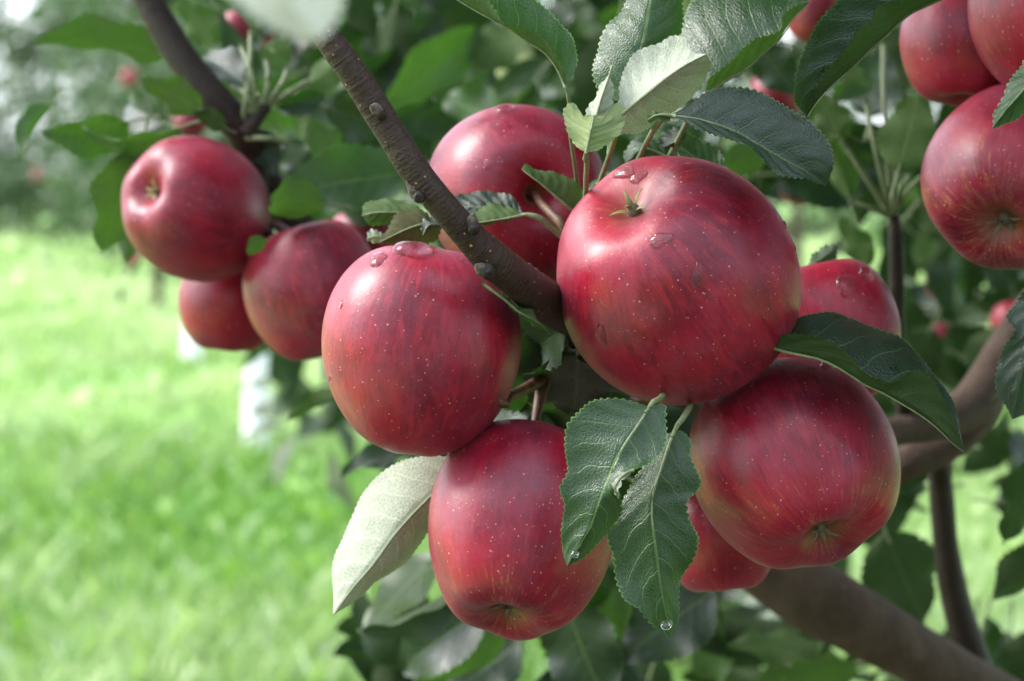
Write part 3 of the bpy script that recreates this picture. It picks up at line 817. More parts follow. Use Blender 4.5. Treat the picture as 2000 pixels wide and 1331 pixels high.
# leaves of the left cluster
for q in [((330, 108), (76, 52), 1.06, .02, 118, 0, 'leaf', 1.0), ((255, 238), (84, 288), 1.05, -.01, -45, 1, 'leaf', 1.3),
          ((100, 205), (22, 305), 1.08, .0, 60, 3, 'leaf', 1.2), ((320, 240), (200, 190), 1.09, .02, -10, 4, 'leaf_dark', 1.0),
          ((352, 250), (155, 322), 1.02, .0, -60, 4, 'leaf', 1.2), ((268, 300), (190, 495), 1.03, .0, 150, 2, 'leaf', 1.15),
          ((275, 430), (235, 515), 1.1, .0, 160, 1, 'leaf', 1.0), ((392, 215), (276, 150), 1.0, .0, 140, 2, 'leaf', 1.3),
          ((440, 250), (378, 215), 1.0, .0, 140, 0, 'leaf_dark', 1.4), ((420, 90), (352, -10), 1.15, .0, 150, 2, 'leaf', 1.3),
          ((500, 66), (408, -60), 1.1, .0, 70, 4, 'leaf', 1.0), ((478, 165), (382, 85), 1.03, .02, 20, 1, 'leaf_dark', 1.0),
          ((470, 195), (400, 120), 1.1, .0, 160, 2, 'leaf', 1.2), ((525, 140), (560, 60), 1.15, .0, 170, 2, 'leaf', 1.3),
          ((600, 165), (700, 100), 1.15, .0, 150, 1, 'leaf', 1.2), ((540, 210), (640, 190), 1.12, .0, 10, 3, 'leaf_dark', 1.4),
          ((800, 338), (528, 372), 1.08, -.03, 25, 0, 'leaf', .95), ((640, 400), (484, 378), .985, -.02, 165, 4, 'leaf', 1.0),
          ((790, 395), (600, 385), 1.1, .0, -50, 3, 'leaf', .9), ((500, 255), (540, 345), 1.04, .0, 10, 5, 'leaf_dark', 1.5),
          ((560, 270), (600, 360), 1.09, .0, 30, 2, 'leaf_dark', 1.4), ((520, 470), (475, 490), .96, .0, 150, 4, 'leaf', 1.6),
          ((600, 240), (680, 330), 1.12, .0, 150, 2, 'leaf', 1.3), ((640, 210), (790, 260), 1.15, .0, 20, 1, 'leaf_dark', 1.2),
          ((430, 20), (530, 150), 1.2, .0, 60, 3, 'leaf_dark', 1.0)]:
    gl(*q)
# named leaves in the middle distance
for q in [((745, 210), (965, 60), 1.35, .05, 35, 0, 'leaf', .95), ((690, 180), (800, 90), 1.45, .0, 20, 1, 'leaf_dark', 1.2),
          ((790, 240), (1010, 165), 1.30, .0, 30, 4, 'leaf_dark', .9), ((900, 110), (1080, 60), 1.4, .0, 150, 2, 'leaf', 1.0),
          ((1000, 240), (850, 190), 1.25, .03, -10, 2, 'leaf', 1.0), ((1080, 120), (950, 190), 1.4, .0, 20, 0, 'leaf_felt', .8),
          ((640, 270), (860, 215), 1.2, .0, 40, 3, 'leaf_dark', 1.0), ((1640, 270), (1600, 180), 1.02, .0, 160, 2, 'leaf', 1.5),
          ((1755, 335), (1800, 178), 1.0, .0, 165, 2, 'leaf', 1.45), ((1660, 265), (1580, 215), 1.03, .0, 150, 0, 'leaf', 1.6),
          ((1640, 200), (1700, 60), 1.2, .0, 10, 1, 'leaf', 1.3), ((1700, 230), (1720, 90), 1.25, .0, -20, 2, 'leaf_dark', 1.5),
          ((1660, 390), (1620, 250), 1.05, .0, 170, 1, 'leaf', .8), ((1700, 520), (1640, 420), 1.15, .0, 160, 2, 'leaf', 1.0),
          ((1500, 300), (1390, 330), 1.0, .0, 160, 0, 'leaf', 1.2), ((1570, 100), (1700, 170), 1.15, .0, 160, 2, 'leaf', 1.0),
          ((1480, 90), (1560, 190), 1.1, .0, 20, 2, 'leaf_dark', 1.3), ((1400, 1150), (1200, 1290), 1.05, .0, 15, 2, 'leaf_dark', 1.2),
          ((1090, 1250), (1210, 1340), 1.15, .0, 10, 0, 'leaf_dark', 1.5), ((1100, 1170), (1185, 1400), 1.05, .0, 30, 2, 'leaf_dark', 1.3),
          ((900, 1140), (705, 1262), 1.0, .0, -50, 3, 'leaf_dark', 1.0), ((950, 1190), (740, 1320), 1.08, .0, 10, 4, 'leaf_dark', 1.1),
          ((990, 1230), (800, 1330), 1.12, .0, 160, 0, 'leaf', .9), ((1020, 1250), (860, 1370), 1.15, .0, 15, 2, 'leaf_dark', 1.2),
          ((850, 1085), (705, 1235), 1.1, .0, 170, 2, 'leaf_felt', .8), ((800, 885), (650, 915), 1.1, .0, 35, 1, 'leaf_dark', .8),  # pale felted leaf here stands in for a glossy white reflection
          ((690, 770), (555, 812), 1.1, .0, 150, 3, 'leaf', .7), ((1730, 1040), (1800, 1220), 1.2, .0, 160, 2, 'leaf_dark', 1.6),
          ((1800, 1130), (1700, 1230), 1.25, .0, 160, 0, 'leaf_dark', 1.4), ((2060, 1080), (1920, 1160), 1.1, .0, 150, 1, 'leaf_dark', 1.2),
          ((2040, 900), (1950, 1060), 1.05, .0, 140, 2, 'leaf_dark', 1.2), ((1930, 560), (1990, 480), 1.3, .0, 20, 2, 'leaf_dark', 1.5),
          ((1880, 480), (1850, 640), 1.5, .0, 20, 1, 'leaf_dark', 1.4), ((1790, 460), (1900, 560), 1.6, .0, 160, 0, 'leaf', 1.2),
          ((1820, 640), (1760, 760), 1.5, .0, 170, 2, 'leaf_dark', 1.4), ((1960, 640), (1880, 720), 1.4, .0, 170, 3, 'leaf_dark', 1.4)]:
    gl(*q)

# random leaves of the shaded crown behind, in regions of the frame
def scatter(n, x0, x1, y0, y1, d0, d1, avoid=None, size=(.055, .095)):
    c = 0
    while c < n:
        px, py, d = random.uniform(x0, x1), random.uniform(y0, y1), random.uniform(d0, d1)
        if avoid and avoid(px, py):
            continue
        L = random.uniform(*size) * FPX / d
        an = random.uniform(0, 6.28) if random.random() < .4 else random.uniform(-.6, 3.7)
        sx, sy = math.cos(an) * L * .8, math.sin(an) * L * .8
        gl((px - sx / 2, py - sy / 2), (px + sx / 2, py + sy / 2), d, random.uniform(-.04, .04), random.choice([random.gauss(0, 45), random.gauss(180, 40)]),
           random.randrange(7), random.choices(['leaf', 'leaf_shade', 'leaf_young'], [1.8, 8, .25])[0], random.uniform(.9, 1.2), pet=d < 1.5 and not (px < 960 and py > 1100))
        c += 1


scatter(58, 560, 1250, -40, 320, 1.35, 2.2)
scatter(40, 1300, 2050, -40, 420, 1.3, 2.1, lambda x, y: 1540 < x < 1640 and y > 300)
scatter(34, 1660, 2050, 420, 900, 1.4, 2.2)
scatter(34, 900, 1500, 1130, 1360, 1.15, 1.9)
scatter(10, 720, 900, 1200, 1360, 1.2, 1.8)
scatter(22, 1480, 2050, 1150, 1360, 1.2, 1.9, lambda x, y: 1720 < x < 2000 and y < 1290)
scatter(14, 1680, 2050, 900, 1000, 1.3, 1.8, lambda x, y: 1760 < x < 1960)
scatter(34, 950, 1350, 560, 1000, .93, 1.3)
scatter(12, 300, 640, -40, 260, 1.3, 2.0)
scatter(26, 960, 1180, 590, 840, .86, 1.0, size=(.05, .075))  # leaves from here on added to darken the gap between the apples
gl((1125, 600), (1060, 790), .780, .06, 0, 2, 'leaf_shade', 1.3)
gl((1045, 630), (1130, 820), .795, .06, 0, 0, 'leaf_shade', 1.3)
gl((1100, 640), (1020, 700), .770, .03, 0, 1, 'leaf_shade', 1.2)
gl((1130, 690), (1120, 830), .780, .05, 0, 2, 'leaf_shade', 1.3)
gl((1000, 650), (1060, 760), .850, .01, 30, 0, 'leaf_dark', 1.2)
gl((1040, 800), (940, 840), .830, .01, 30, 0, 'leaf_dark', 1.3)


# ------------------------------------------------------------------ limbs of the near tree
MAINP = [(555, -50, .690), (640, 75, .690), (690, 145, .692), (735, 215, .694), (775, 278, .695), (815, 340, .696), (870, 408, .698), (925, 471, .704), (965, 510, .710), (1007, 543, .720), (1062, 585, .745), (1150, 645, .80), (1260, 720, .84), (1380, 790, .92), (1500, 845, 1.0)]
main = ptube('branch', MAINP, [26, 27, 28, 29.5, 28.5, 29.5, 30, 32, 37, 38, 41, 38, 34, 32, 30], M['bark'], TREE, 30, 150, .055, 3)



def nub(px, py, d, ax, r1, r2, mat, name='bud', seed=0):
    """a bud: rounded, pointed lump with overlapping scales, along camera-space direction ax"""
    n, s = 14, 14
    ax = CV(*ax)
    q = Vector((0, 0, 1)).rotation_difference(ax)
    c = P(px, py, d)
    r = np.random.default_rng(seed)
    ph = r.uniform(0, 6.28, 3)
    V, F = [], []
    for i in range(n + 1):
        t = i / n
        rr = math.sin(math.pi * min(1, .25 + .75 * t) ** .9) ** .75 * (1 - .25 * t) * r1
        if i == n: rr = r1 * .02
        for j in range(s):
            a = 2 * math.pi * j / s
            k = 1 + .10 * math.sin(2 * a + 5 * t + ph[0]) + .09 * (((t * 3 + a / 6.28) % 1) - .5)
            V.append(c + q @ Vector((rr * k * math.cos(a), rr * k * math.sin(a), (t - .25) * r2)))
    for i in range(n):
        for j in range(s):
            k = (j + 1) % s
            F.append((i * s + j, i * s + k, (i + 1) * s + k, (i + 1) * s + j))
    return put(name, mesh_from(name, V, F, M[mat]), main)


nub(735, 214, .6880, (-.45, .25, .8), .0021, .0046, 'bud', seed=1)
nub(744, 224, .6885, (.2, .1, .9), .0020, .0024, 'bark_dark', 'leaf_scar', seed=5)
nub(808, 376, .695, (-.5, .75, .35), .0018, .0062, 'bud', seed=2)
nub(818, 385, .693, (-.3, .2, .7), .0022, .0028, 'bark_dark', 'leaf_scar', seed=6)
nub(922, 434, .6975, (.15, .65, .6), .0021, .0054, 'bud', seed=3)
nub(926, 446, .6965, (.2, .0, .8), .0024, .0028, 'bark_dark', 'leaf_scar', seed=7)
nub(942, 526, .7035, (-.65, .35, .7), .0024, .0050, 'bud', seed=4)
nub(952, 530, .7030, (.2, -.1, .9), .0030, .0030, 'bark_dark', 'leaf_scar', seed=8)
nub(992, 500, .714, (.5, .75, .2), .0020, .0028, 'bark_dark', 'leaf_scar', seed=9)
# growth rings round the base of the branch
for k, (t0, rr) in enumerate(((1026, 41.5), (1038, 42), (1050, 43), (1014, 40.5))):
    f = (t0 - 1007) / 55
    c0 = (t0, 543 + 42 * f, .720 + .025 * f)
    w = [P(c0[0] - 3, c0[1] - 2, c0[2]), P(c0[0], c0[1], c0[2]), P(c0[0] + 3, c0[1] + 2, c0[2] + .0005)]
    V, F, uv = tube_arrays(w, [mm(rr - 4, .71), mm(rr, .71), mm(rr - 4, .71)], 26, 8, .015, 20 + k, caps=False)
    put('growth_ring', mesh_from('growth_ring', V, F, M['bark'], uv), main)

# spur behind the front apples, with the fruit stalks' junction
ptube('spur', [(1260, 720, .84), (1180, 735, .825), (1095, 745, .81), (1055, 728, .80)], [22, 18, 15, 10], M['bark_dark'], TREE, 12, 20, .06, 5)
ptube('spur', [(1180, 660, .79), (1140, 700, .81), (1095, 745, .81)], [18, 14, 13], M['bark_dark'], TREE, 12, 16, .06, 6)
# big limbs on the right
limb = ptube('limb', [(1230, 900, 1.02), (1330, 1000, 1.08), (1470, 1090, 1.10), (1560, 1150, 1.10), (1680, 1215, 1.11), (1800, 1285, 1.13), (1930, 1355, 1.16), (2200, 1520, 1.35), (2330, 1720, 1.68)],
             [40, 52, 60, 68, 66, 58, 54, 62, 70], M['bark_old'], TREE, 20, 60, .035, 7)
ptube('limb', [(1440, 815, .96), (1520, 848, 1.01), (1620, 852, 1.05), (1740, 843, 1.08), (1830, 828, 1.10), (1900, 790, 1.12), (1945, 715, 1.14), (2010, 620, 1.18), (2150, 420, 1.3), (2300, 100, 1.6)],
      [24, 26, 28, 29, 33, 44, 40, 38, 42, 46], M['bark_old'], TREE, 16, 60, .04, 8)
ptube('limb', [(1700, 945, 1.12), (1760, 910, 1.12), (1830, 880, 1.13), (1900, 815, 1.14), (1945, 715, 1.17)], [30, 34, 36, 40, 34], M['bark_old'], TREE, 16, 30, .05, 9)
ptube('limb', [(1700, 945, 1.12), (1560, 1030, 1.12), (1500, 1110, 1.10)], [30, 40, 50], M['bark_old'], TREE, 14, 16, .05, 10)
ptube('shoot', [(1740, 380, 1.04), (1748, 450, 1.04), (1752, 560, 1.05), (1752, 640, 1.06), (1765, 760, 1.08), (1770, 840, 1.10)], [8, 14, 15, 16, 18, 20], M['bark_dark'], TREE, 10, 26, .06, 11)
ptube('shoot', [(1832, 850, 1.13), (1838, 960, 1.15), (1850, 1080, 1.16), (1868, 1180, 1.17), (1905, 1300, 1.18), (1940, 1400, 1.2)], [20, 24, 26, 29, 34, 38], M['bark_dark'], TREE, 12, 26, .06, 12)
# left cluster branch, running on behind the front apples
lb = ptube('branch', [(262, -60, 1.03), (300, 20, 1.03), (350, 105, 1.03), (415, 190, 1.03), (470, 255, 1.035), (495, 320, 1.05), (560, 420, 1.08), (690, 600, 1.10), (790, 760, 1.10), (960, 960, 1.10), (1120, 1010, 1.10), (1300, 1040, 1.09)],
           [29, 30, 31, 33, 34, 36, 36, 36, 36, 38, 40, 42], M['bark_dark'], TREE, 16, 60, .04, 13)
ptube('spur', [(478, 262, 1.03), (500, 232, 1.03), (522, 205, 1.03)], [22, 16, 12], M['bark_dark'], TREE, 10, 10, .08, 14)
ptube('spur', [(500, 330, 1.05), (505, 420, 1.03), (520, 470, 1.0)], [24, 22, 18], M['bark_dark'], TREE, 10, 12, .08, 15)
for a_, b_ in (((470, 262), (490, 60)), ((505, 225), (470, 90)), ((515, 215), (520, 120)), ((520, 210), (560, 140)), ((525, 205), (600, 160)), ((505, 228), (452, 165)), ((480, 270), (560, 280))):
    m_ = ((a_[0] + b_[0]) / 2 + 6, (a_[1] + b_[1]) / 2 - 4)
    ptube('petiole', [a_ + (1.03,), m_ + (1.025,), b_ + (1.04,)], [7, 5.5, 5], M['petiole'], TREE, 8, 10)
# stalks at the top of the thin right-hand shoot
for b_, dd in (((1640, 268), .0), ((1690, 195), .01), ((1755, 335), .0), ((1775, 345), .01), ((1800, 345), -.01), ((1725, 90), .1), ((1660, 395), 0.0)):
    m_ = ((1745 + b_[0]) / 2 - 5, (400 + b_[1]) / 2 + 8)
    ptube('petiole', [(1744, 425, 1.04), m_ + (1.03,), b_ + (1.03 + dd,)], [7, 5, 4.5], M['petiole'], TREE, 8, 12)
# trunk of the near tree, right of the frame
V, F, uv = tube_arrays([(0.62, 1.75, -.05), (.60, 1.74, .4), (.58, 1.70, .9), (.62, 1.72, 1.5), (.58, 1.7, 2.6)], [.075, .06, .055, .045, .02], 18, 40, .05, 17)
put('trunk', mesh_from('trunk', V, F, M['bark_old'], uv), TREE)

# rest of the near tree's crown: above, right of and behind the frame
n = 6500
cx = RNG.uniform(-.15, 1.5, n); cy = RNG.uniform(.66, 2.7, n); cz = RNG.uniform(1.42, 2.7, n)
keep = (cz > 1.25 + cy * (.155 - math.tan(PITCH)) + .125 + .15 * (cx < .1))
c1 = np.stack([cx, cy, cz], -1)[keep]
n2 = 2600
c2 = np.stack([RNG.uniform(-.35, 1.3, n2), RNG.uniform(2.2, 3.4, n2), RNG.uniform(.75, 2.3, n2)], -1)
pxs = 1000 + c2[:, 0] / c2[:, 1] * FPX
pys = 300 + (1.25 - c2[:, 2]) / c2[:, 1] * FPX
ok = ~((pys > 880) & (pxs > 1700)) & ~((pys > 880) & (pxs < 900)) & (pxs > 520) & ~((pxs > 1480) & (pxs < 1680) & (pys > 330) & (pys < 700))
c2 = c2[ok]
n3 = 900
c3 = np.stack([RNG.uniform(.28, .9, n3), RNG.uniform(.55, 1.1, n3), RNG.uniform(1.1, 1.9, n3)], -1)
c3 = c3[c3[:, 0] / c3[:, 1] > .275]
c4 = np.stack([RNG.uniform(-.10, .5, 420), RNG.uniform(.70, 1.05, 420), RNG.uniform(1.36, 1.55, 420)], -1)
c4 = c4[c4[:, 2] > 1.25 + c4[:, 1] * .0702 + .105]
cc = np.concatenate([c1, c2, c3, c4])
V, F, uv = leaf_cloud(cc, rand_unit(len(cc)) + np.array([0, 0, -.3]), rand_unit(len(cc)) * .8 + np.array([0, 0, 1.]), RNG.uniform(.06, .10, len(cc)), np.clip(RNG.normal(.4, .25, len(cc)), 0, 1))
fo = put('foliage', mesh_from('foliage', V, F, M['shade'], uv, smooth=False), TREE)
fo['kind'] = 'stuff'


# ------------------------------------------------------------------ apples
PROF = np.array([(0, .50), (.035, .505), (.075, .56), (.13, .66), (.22, .775), (.34, .855), (.46, .872), (.60, .835), (.77, .70), (.91, .47), (.985, .20), (1.0, -.04), (.965, -.28), (.87, -.53),
                 (.74, -.735), (.59, -.87), (.45, -.918), (.34, -.912), (.25, -.87), (.16, -.80), (.09, -.745), (.04, -.73), (0, -.73)])


def apple_mesh(seed, h=1.0, lobes=.03, asym=.03, taper=0.0, ns=96, nt=72, basin=1.0, rnd=0.0):
    r = np.random.default_rng(seed)
    c = curve(np.c_[PROF, np.zeros(len(PROF))], nt)
    rr, zz = c[:, 0].clip(0), c[:, 1]
    tt = np.linspace(0, math.pi, nt + 1)
    rr, zz = rr * (1 - rnd) + np.sin(tt) * rnd, zz * (1 - rnd) + np.cos(tt) * rnd * .93
    zz = np.where((rr < .47) & (zz < 0), -.915 + (zz + .915) * basin, zz)
    ph = np.linspace(0, 2 * math.pi, ns, endpoint=False)
    p = r.uniform(0, 6.28, 6)
    V, pol = [], []
    for i in range(nt + 1):
        t = i / nt
        lo = lobes * (t ** 2.2) * np.cos(5 * ph + p[0]) + .35 * lobes * np.cos(5 * ph + p[1]) * (1 - t)
        k = 1 + lo + asym * np.cos(ph + p[2]) * (.4 + .6 * t) + asym * .7 * np.cos(2 * ph + p[3]) + .010 * np.cos(3 * ph + p[4] + 3 * t)
        k = k * (1 - taper * (t - .5))
        z = zz[i] * h + (lobes * .9 * np.cos(5 * ph + p[0]) * np.clip((t - .6) * 3, 0, 1) * (-1) * rr[i] * 1.2) + asym * .9 * rr[i] * np.cos(ph + p[5]) * (1 if zz[i] > 0 else .8)
        V.append(np.stack([rr[i] * k * np.cos(ph), rr[i] * k * np.sin(ph), z], -1))
        pol.append(np.stack([np.cos(ph), np.sin(ph), np.full(ns, t)], -1))
    V, pol = np.concatenate(V), np.concatenate(pol)
    F = [(i * ns + j, (i + 1) * ns + j, (i + 1) * ns + (j + 1) % ns, i * ns + (j + 1) % ns) for i in range(nt) for j in range(ns)]
    return V, F, pol


def sepal_mesh(mat):
    V, F = [], []
    n = 7
    for i in range(n + 1):
        t = i / n
        w = .034 * (1 - t) ** .8 + .002
        y = .03 + .15 * t ** 1.6
        z = -.20 * t ** .75 + .05 * t ** 3
        V += [(-w, y, z + .012), (0, y, z), (w, y, z + .012)]
    for i in range(n):
        for j in range(2):
            F.append((i * 3 + j, i * 3 + j + 1, i * 3 + j + 4, i * 3 + j + 3))
    return mesh_from('sepal', V, F, mat)


SEPAL = {k: sepal_mesh(M[k]) for k in ('sepal', 'sepal_dry')}
CVv, CVf, CVu = tube_arrays([(0, 0, .03), (0, 0, -.03), (0, 0, -.07), (0, 0, -.11)], [.05, .06, .05, .012], 10, 8, .08, 3)
CALYX = mesh_from('calyx', CVv, CVf, M['sepal_dry'])
APPLES = {}


def apple(key, px, py, rpx, d, calyx, label, roll=0.0, h=1.0, lobes=.03, asym=.03, taper=0.0, yellow=0.0, stem=None, seed=0, sepal='sepal_dry', group=None, res=(96, 72), basin=1.0, sep_scale=1.0, full=True, rnd=0.0, straight=True):
    c = P(px, py, d)
    R = mm(rpx, d)
    ax = -CV(*calyx)                                    # stalk end
    q = Vector((0, 0, 1)).rotation_difference(ax)
    m = Matrix.Translation(c) @ q.to_matrix().to_4x4() @ Matrix.Rotation(math.radians(roll), 4, 'Z')
    V, F, pol = apple_mesh(seed, h, lobes, asym, taper, *res, basin=basin, rnd=rnd)
    o = empty('apple', c)
    tag(o, label, 'apple', group)
    body = put('body', mesh_from('body', V * R, F, M['apple'], attr={'pol': pol}), o, m)
    body['yellow'] = float(yellow)
    if full:
        zc = (-.915 + .195 * basin) * h * R
        cm = m @ Matrix.Translation((0, 0, zc)) @ Matrix.Scale(R * sep_scale, 4)
        cy_ = put('calyx', CALYX, o, cm)
        rs = random.Random(seed)
        for k in range(5):
            put('sepal', SEPAL[sepal], cy_, cm @ Matrix.Rotation(k * 1.2566 + rs.uniform(-.25, .25), 4, 'Z') @ Matrix.Rotation(rs.uniform(-.3, .35), 4, 'X'))
        if stem:
            pts = ([m @ Vector((0, 0, .46 * h * R)), m @ Vector((0, 0, .62 * h * R))] if straight else [m @ Vector((.3 * R, -.5 * R, -.3 * R)), m @ Vector((.4 * R, -.7 * R, -.4 * R))]) + [P(*s) for s in stem]
            V2, F2, u2 = tube_arrays(pts, [.0017, .0016] + [.0017] * (len(stem) - 1) + [.0026], 10, 20, .05, seed)
            put('stem', mesh_from('stem', V2, F2, M['stem'], u2), o)
    APPLES[key] = (o, body, m, BVHTree.FromPolygons([m @ Vector(v * R) for v in V], F))
    return o


apple('A1', 1320, 546, 238, .750, (-.46, .66, .60), 'largest red apple in the centre with its green eye facing the viewer', 20, .98, .022, .022, .06, .22, [(1180, 690, .80), (1110, 690, .79)], 1, 'sepal', basin=.55, sep_scale=.9)
apple('A2', 825, 682, 192, .750, (-.10, -.98, -.06), 'sharp red apple on the left, under the slanting branch', 40, 1.19, .02, .03, .20, .1, [(1000, 772, .775), (1060, 742, .80)], 2, rnd=.78, straight=False)
apple('A3', 1016, 1032, 188, .758, (-.13, -.83, .50), 'lowest red apple, beside the pale leaf underside', 10, 1.12, .035, .03, .16, .45, [(1050, 800, .79), (1062, 745, .80)], 3)
apple('A4', 1545, 905, 195, .770, (.28, -.75, .58), 'red apple at the lower right of the cluster, eye facing down right', 0, 1.02, .042, .045, .05, .42, [(1370, 760, .83), (1230, 790, .85)], 4)
apple('A5', 1612, 650, 148, .840, (.20, -.90, .05), 'wet red apple peeking out behind the right side of the largest apple', 0, 1.02, .02, .02, 0, .0, [(1450, 640, .85), (1230, 790, .86)], 5)
apple('A6', 1405, 1040, 116, .835, (.1, -.95, .1), 'shaded red apple half hidden behind the hanging leaf pair', 0, 1.05, .02, .02, 0, .35, [(1330, 900, .85), (1230, 800, .86)], 6)
apple('A7', 1008, 386, 177, .835, (-.30, .02, -.95), 'red apple behind the branch with its stalk hollow facing the viewer', 0, .98, .015, .03, 0, .0, [(1062, 404, .800), (1098, 440, .790), (1130, 520, .800)], 7)
apple('A8', 1035, 655, 46, .850, (.2, -.8, .1), 'small dark apple in the gap between the two front apples', 0, 1.0, .02, .02, 0, 0, None, 8, full=True)
apple('B1', 384, 409, 137, 1.0, (-.60, .26, .75), 'soft-focus red apple on the left with its eye facing left', 0, 1.04, .03, .03, .05, .0, [(500, 460, 1.02)], 9, 'sepal')
apple('B2', 448, 590, 100, 1.06, (-.1, -.9, -.1), 'soft-focus apple at the bottom of the left cluster, mostly in shade', 0, 1.0, .02, .03, 0, .3, [(500, 480, 1.04)], 10)
apple('B3', 613, 566, 131, 1.0, (.25, -.93, .05), 'soft-focus bright red apple just left of the sharp left apple', 0, 1.06, .02, .03, .1, .25, [(540, 440, 1.02)], 11)
apple('B4', 712, 470, 70, 1.12, (.2, -.9, -.2), 'soft-focus red apple tucked behind the small leaves left of the branch', 0, 1.0, .02, .03, 0, .2, None, 12)
apple('C1', 1893, 70, 133, .86, (-.1, -.9, .1), 'red apple at the upper right, left of the two touching the frame top', 0, 1.05, .02, .03, 0, .3, None, 13)
apple('C2', 2062, 22, 165, .82, (.1, -.8, .1), 'red apple cut off by the upper right corner of the picture', 0, 1.0, .02, .03, 0, .55, None, 14)
apple('C3', 1992, 350, 181, .83, (-.38, -.60, .70), 'streaky red and yellow apple cut off by the right edge', 0, 1.0, .03, .04, .02, .6, None, 15, sep_scale=1.1)
BG = [('D1', 462, 50, 30, 1.35, 'blurred pink apple at the top left above the leaf stalks'),
      ('D2', 522, 72, 26, 1.45, 'blurred pink apple right of the leaf stalks at the top left'),
      ('D3', 252, 152, 17, 5.6, 'blurred reddish apple far behind the left branch'),
      ('D4', 372, 236, 34, 1.9, 'blurred red apple just above the eye-left apple'),
      ('D5', 76, 342, 13, 9.0, 'blurred dark red apple at the far left edge'),
      ('D6', 1592, 22, 62, 1.25, 'blurred orange-red apple behind leaves at the top, right of centre'),
      ('D7', 1515, 185, 52, 1.6, 'blurred reddish apple behind the glossy leaf'),
      ('D8', 1568, 352, 48, 1.5, 'blurred brownish apple above the bright gap of grass'),
      ('D9', 1832, 572, 34, 1.9, 'blurred pinkish apple below the streaky apple'),
      ('D10', 1975, 628, 40, 1.6, 'blurred dark red apple by the lower right-edge leaf'),
      ('D11', 1840, 655, 26, 1.9, 'blurred small dark red apple above the thick limb'),
      ('D15', 260, 505, 14, 4.0, 'blurred small red apple below the left hanging leaf'),
      ('D16', 580, 700, 20, 3.4, 'blurred dull red apple below the soft-focus cluster')]
for i, (k, x, y, r, d, lab) in enumerate(BG):
    apple(k, x, y, r, d, (.1 * (i % 3), -.9, .3), lab, 0, 1.0, .02, .03, 0, .2 + .3 * (i % 3), None, 40 + i, res=(32, 28), full=True)


# ------------------------------------------------------------------ water drops
def drop(key, px, py, wpx, hpx, label, seed=0, ht=.38, ang=0.0, group=None):
    ht, wpx, hpx = ht * 1.15, wpx * 1.0, hpx * 1.0
    o, body, m, bvh = APPLES[key]
    dr = (P(px, py, 1.0) - CAM).normalized()
    hit, nrm, _, dist = bvh.ray_cast(CAM, dr)
    if hit is None:
        hit, nrm, _, dist = bvh.find_nearest(P(px, py, .74))
    if nrm.dot(dr) > 0:
        nrm = -nrm
    dep = (hit - CAM).dot(FWD)
    # tangent frame aligned with the picture's horizontal
    X = RC @ Vector((math.cos(ang), math.sin(ang), 0))
    X = (X - nrm * X.dot(nrm)).normalized()
    Y = nrm.cross(X)
    fx = max(.30, abs((RC @ Vector((1, 0, 0))).dot(X)) if abs(ang) < .8 else 1)
    fy = max(.35, (Y - dr * Y.dot(dr)).length)
    a, b = mm(wpx / 2, dep), mm(hpx / 2, dep) / fy
    r = np.random.default_rng(seed)
    ph = r.uniform(0, 6.28, 4)
    ns, nr = 26, 8
    V = [hit + nrm * (ht * min(a, b))]
    for i in range(1, nr + 1):
        t = i / nr
        for j in range(ns):
            u = 2 * math.pi * j / ns
            k = 1 + .16 * math.sin(2 * u + ph[0]) + .12 * math.sin(3 * u + ph[1]) + .06 * math.sin(5 * u + ph[2])
            q = hit + X * (a * t * k * math.cos(u)) + Y * (b * t * k * math.sin(u))
            s, sn, _, _ = bvh.find_nearest(q)
            if sn.dot(nrm) < 0: sn = -sn
            hh = ht * min(a, b) * (1 - t ** 2.6) ** .62 if i < nr else -.00012
            V.append(s + sn * (hh + (.00004 if i < nr else 0)))
    F = [(0, 1 + j, 1 + (j + 1) % ns) for j in range(ns)]
    for i in range(nr - 1):
        for j in range(ns):
            k = (j + 1) % ns
            F.append((1 + i * ns + j, 1 + (i + 1) * ns + j, 1 + (i + 1) * ns + k, 1 + i * ns + k))
    w = put('water_drop', mesh_from('water_drop', V, F, M['water']))
    tag(w, label, 'water drop', group)
    return w


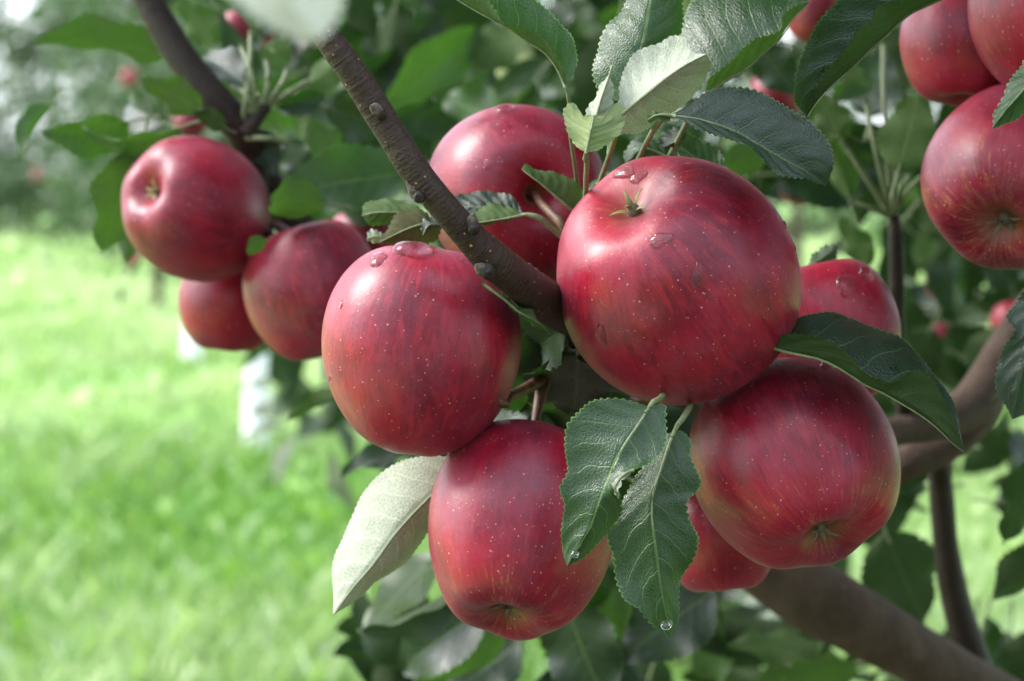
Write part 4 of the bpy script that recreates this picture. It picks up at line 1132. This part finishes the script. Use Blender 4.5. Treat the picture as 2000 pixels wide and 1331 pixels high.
drop('A1', 1220, 338, 42, 22, 'flat water drop above the eye of the largest apple, left one', 1, .3, .5)
drop('A1', 1246, 346, 36, 22, 'flat water drop above the eye of the largest apple, right one', 2, .3, .4)
drop('A1', 1290, 468, 46, 30, 'wide water drop right below the eye of the largest apple', 3, .3)
drop('A1', 1363, 538, 26, 50, 'tall narrow water drop in the middle of the largest apple', 4, .35)
drop('A1', 1174, 655, 26, 42, 'slim bright water drop low on the left of the largest apple', 5, .45, .2)
drop('A1', 1532, 440, 10, 14, 'tiny bead of water on the upper right rim of the largest apple', 6, .7)
drop('A1', 1551, 484, 8, 14, 'tiny bead of water lower on the right rim of the largest apple', 7, .7)
drop('A2', 806, 490, 74, 26, 'largest deep red drop lying on top of the left apple', 8, .40)
drop('A2', 738, 506, 42, 20, 'shiny drop on the upper left shoulder of the left apple', 9, .32, .5)
drop('A2', 850, 474, 40, 12, 'thin drop at the very top of the left apple by the branch', 10, .4)
drop('A2', 666, 596, 10, 18, 'small dark drop near the left rim of the left apple', 11, .4)
drop('A2', 645, 741, 8, 14, 'bead hanging on the lower left rim of the left apple', 12, .8)
drop('A7', 985, 214, 50, 14, 'wet patch of water along the top of the apple behind the branch', 13, .4)
drop('A7', 905, 224, 40, 14, 'thin drop on the upper left shoulder of the apple behind the branch', 14, .4, .5)
drop('A5', 1652, 556, 46, 40, 'broad irregular drop on top of the apple peeking out behind', 15, .3, -.4)
drop('A5', 1690, 536, 34, 14, 'clear bead on the upper right rim of the apple peeking out behind', 16, .7, -.5)
drop('A4', 1615, 716, 34, 12, 'small drop on the top right of the lower right apple', 17, .35, -.4)
drop('A4', 1585, 722, 16, 8, 'tiny drop on top of the lower right apple', 18, .35)
drop('C1', 1838, 16, 10, 26, 'running drop on the upper right apple by the frame top', 19, .4)


def bead(px, py, d, r, label, fl=.6):
    V, F = [], []
    c = P(px, py, d)
    N = CV(-.2, .5, .84)
    q = Vector((0, 0, 1)).rotation_difference(N)
    ns, nr = 18, 10
    for i in range(nr + 1):
        t = math.pi * i / nr
        for j in range(ns):
            u = 2 * math.pi * j / ns
            V.append(c + q @ Vector((r * math.sin(t) * math.cos(u) * (1 + .1 * math.sin(2 * u)), r * math.sin(t) * math.sin(u), fl * r * math.cos(t))))
    for i in range(nr):
        for j in range(ns):
            k = (j + 1) % ns
            F.append((i * ns + j, (i + 1) * ns + j, (i + 1) * ns + k, i * ns + k))
    return tag(put('water_drop', mesh_from('water_drop', V, F, M['water'])), label, 'water drop')


bead(1124, 1082, .6905, .0015, 'drop at the tip of the front hanging leaf', .28)
bead(1302, 1220, .7030, .0019, 'bright drop near the tip of the rear hanging leaf', .28)
print('generic leaves', NLEAF[0])
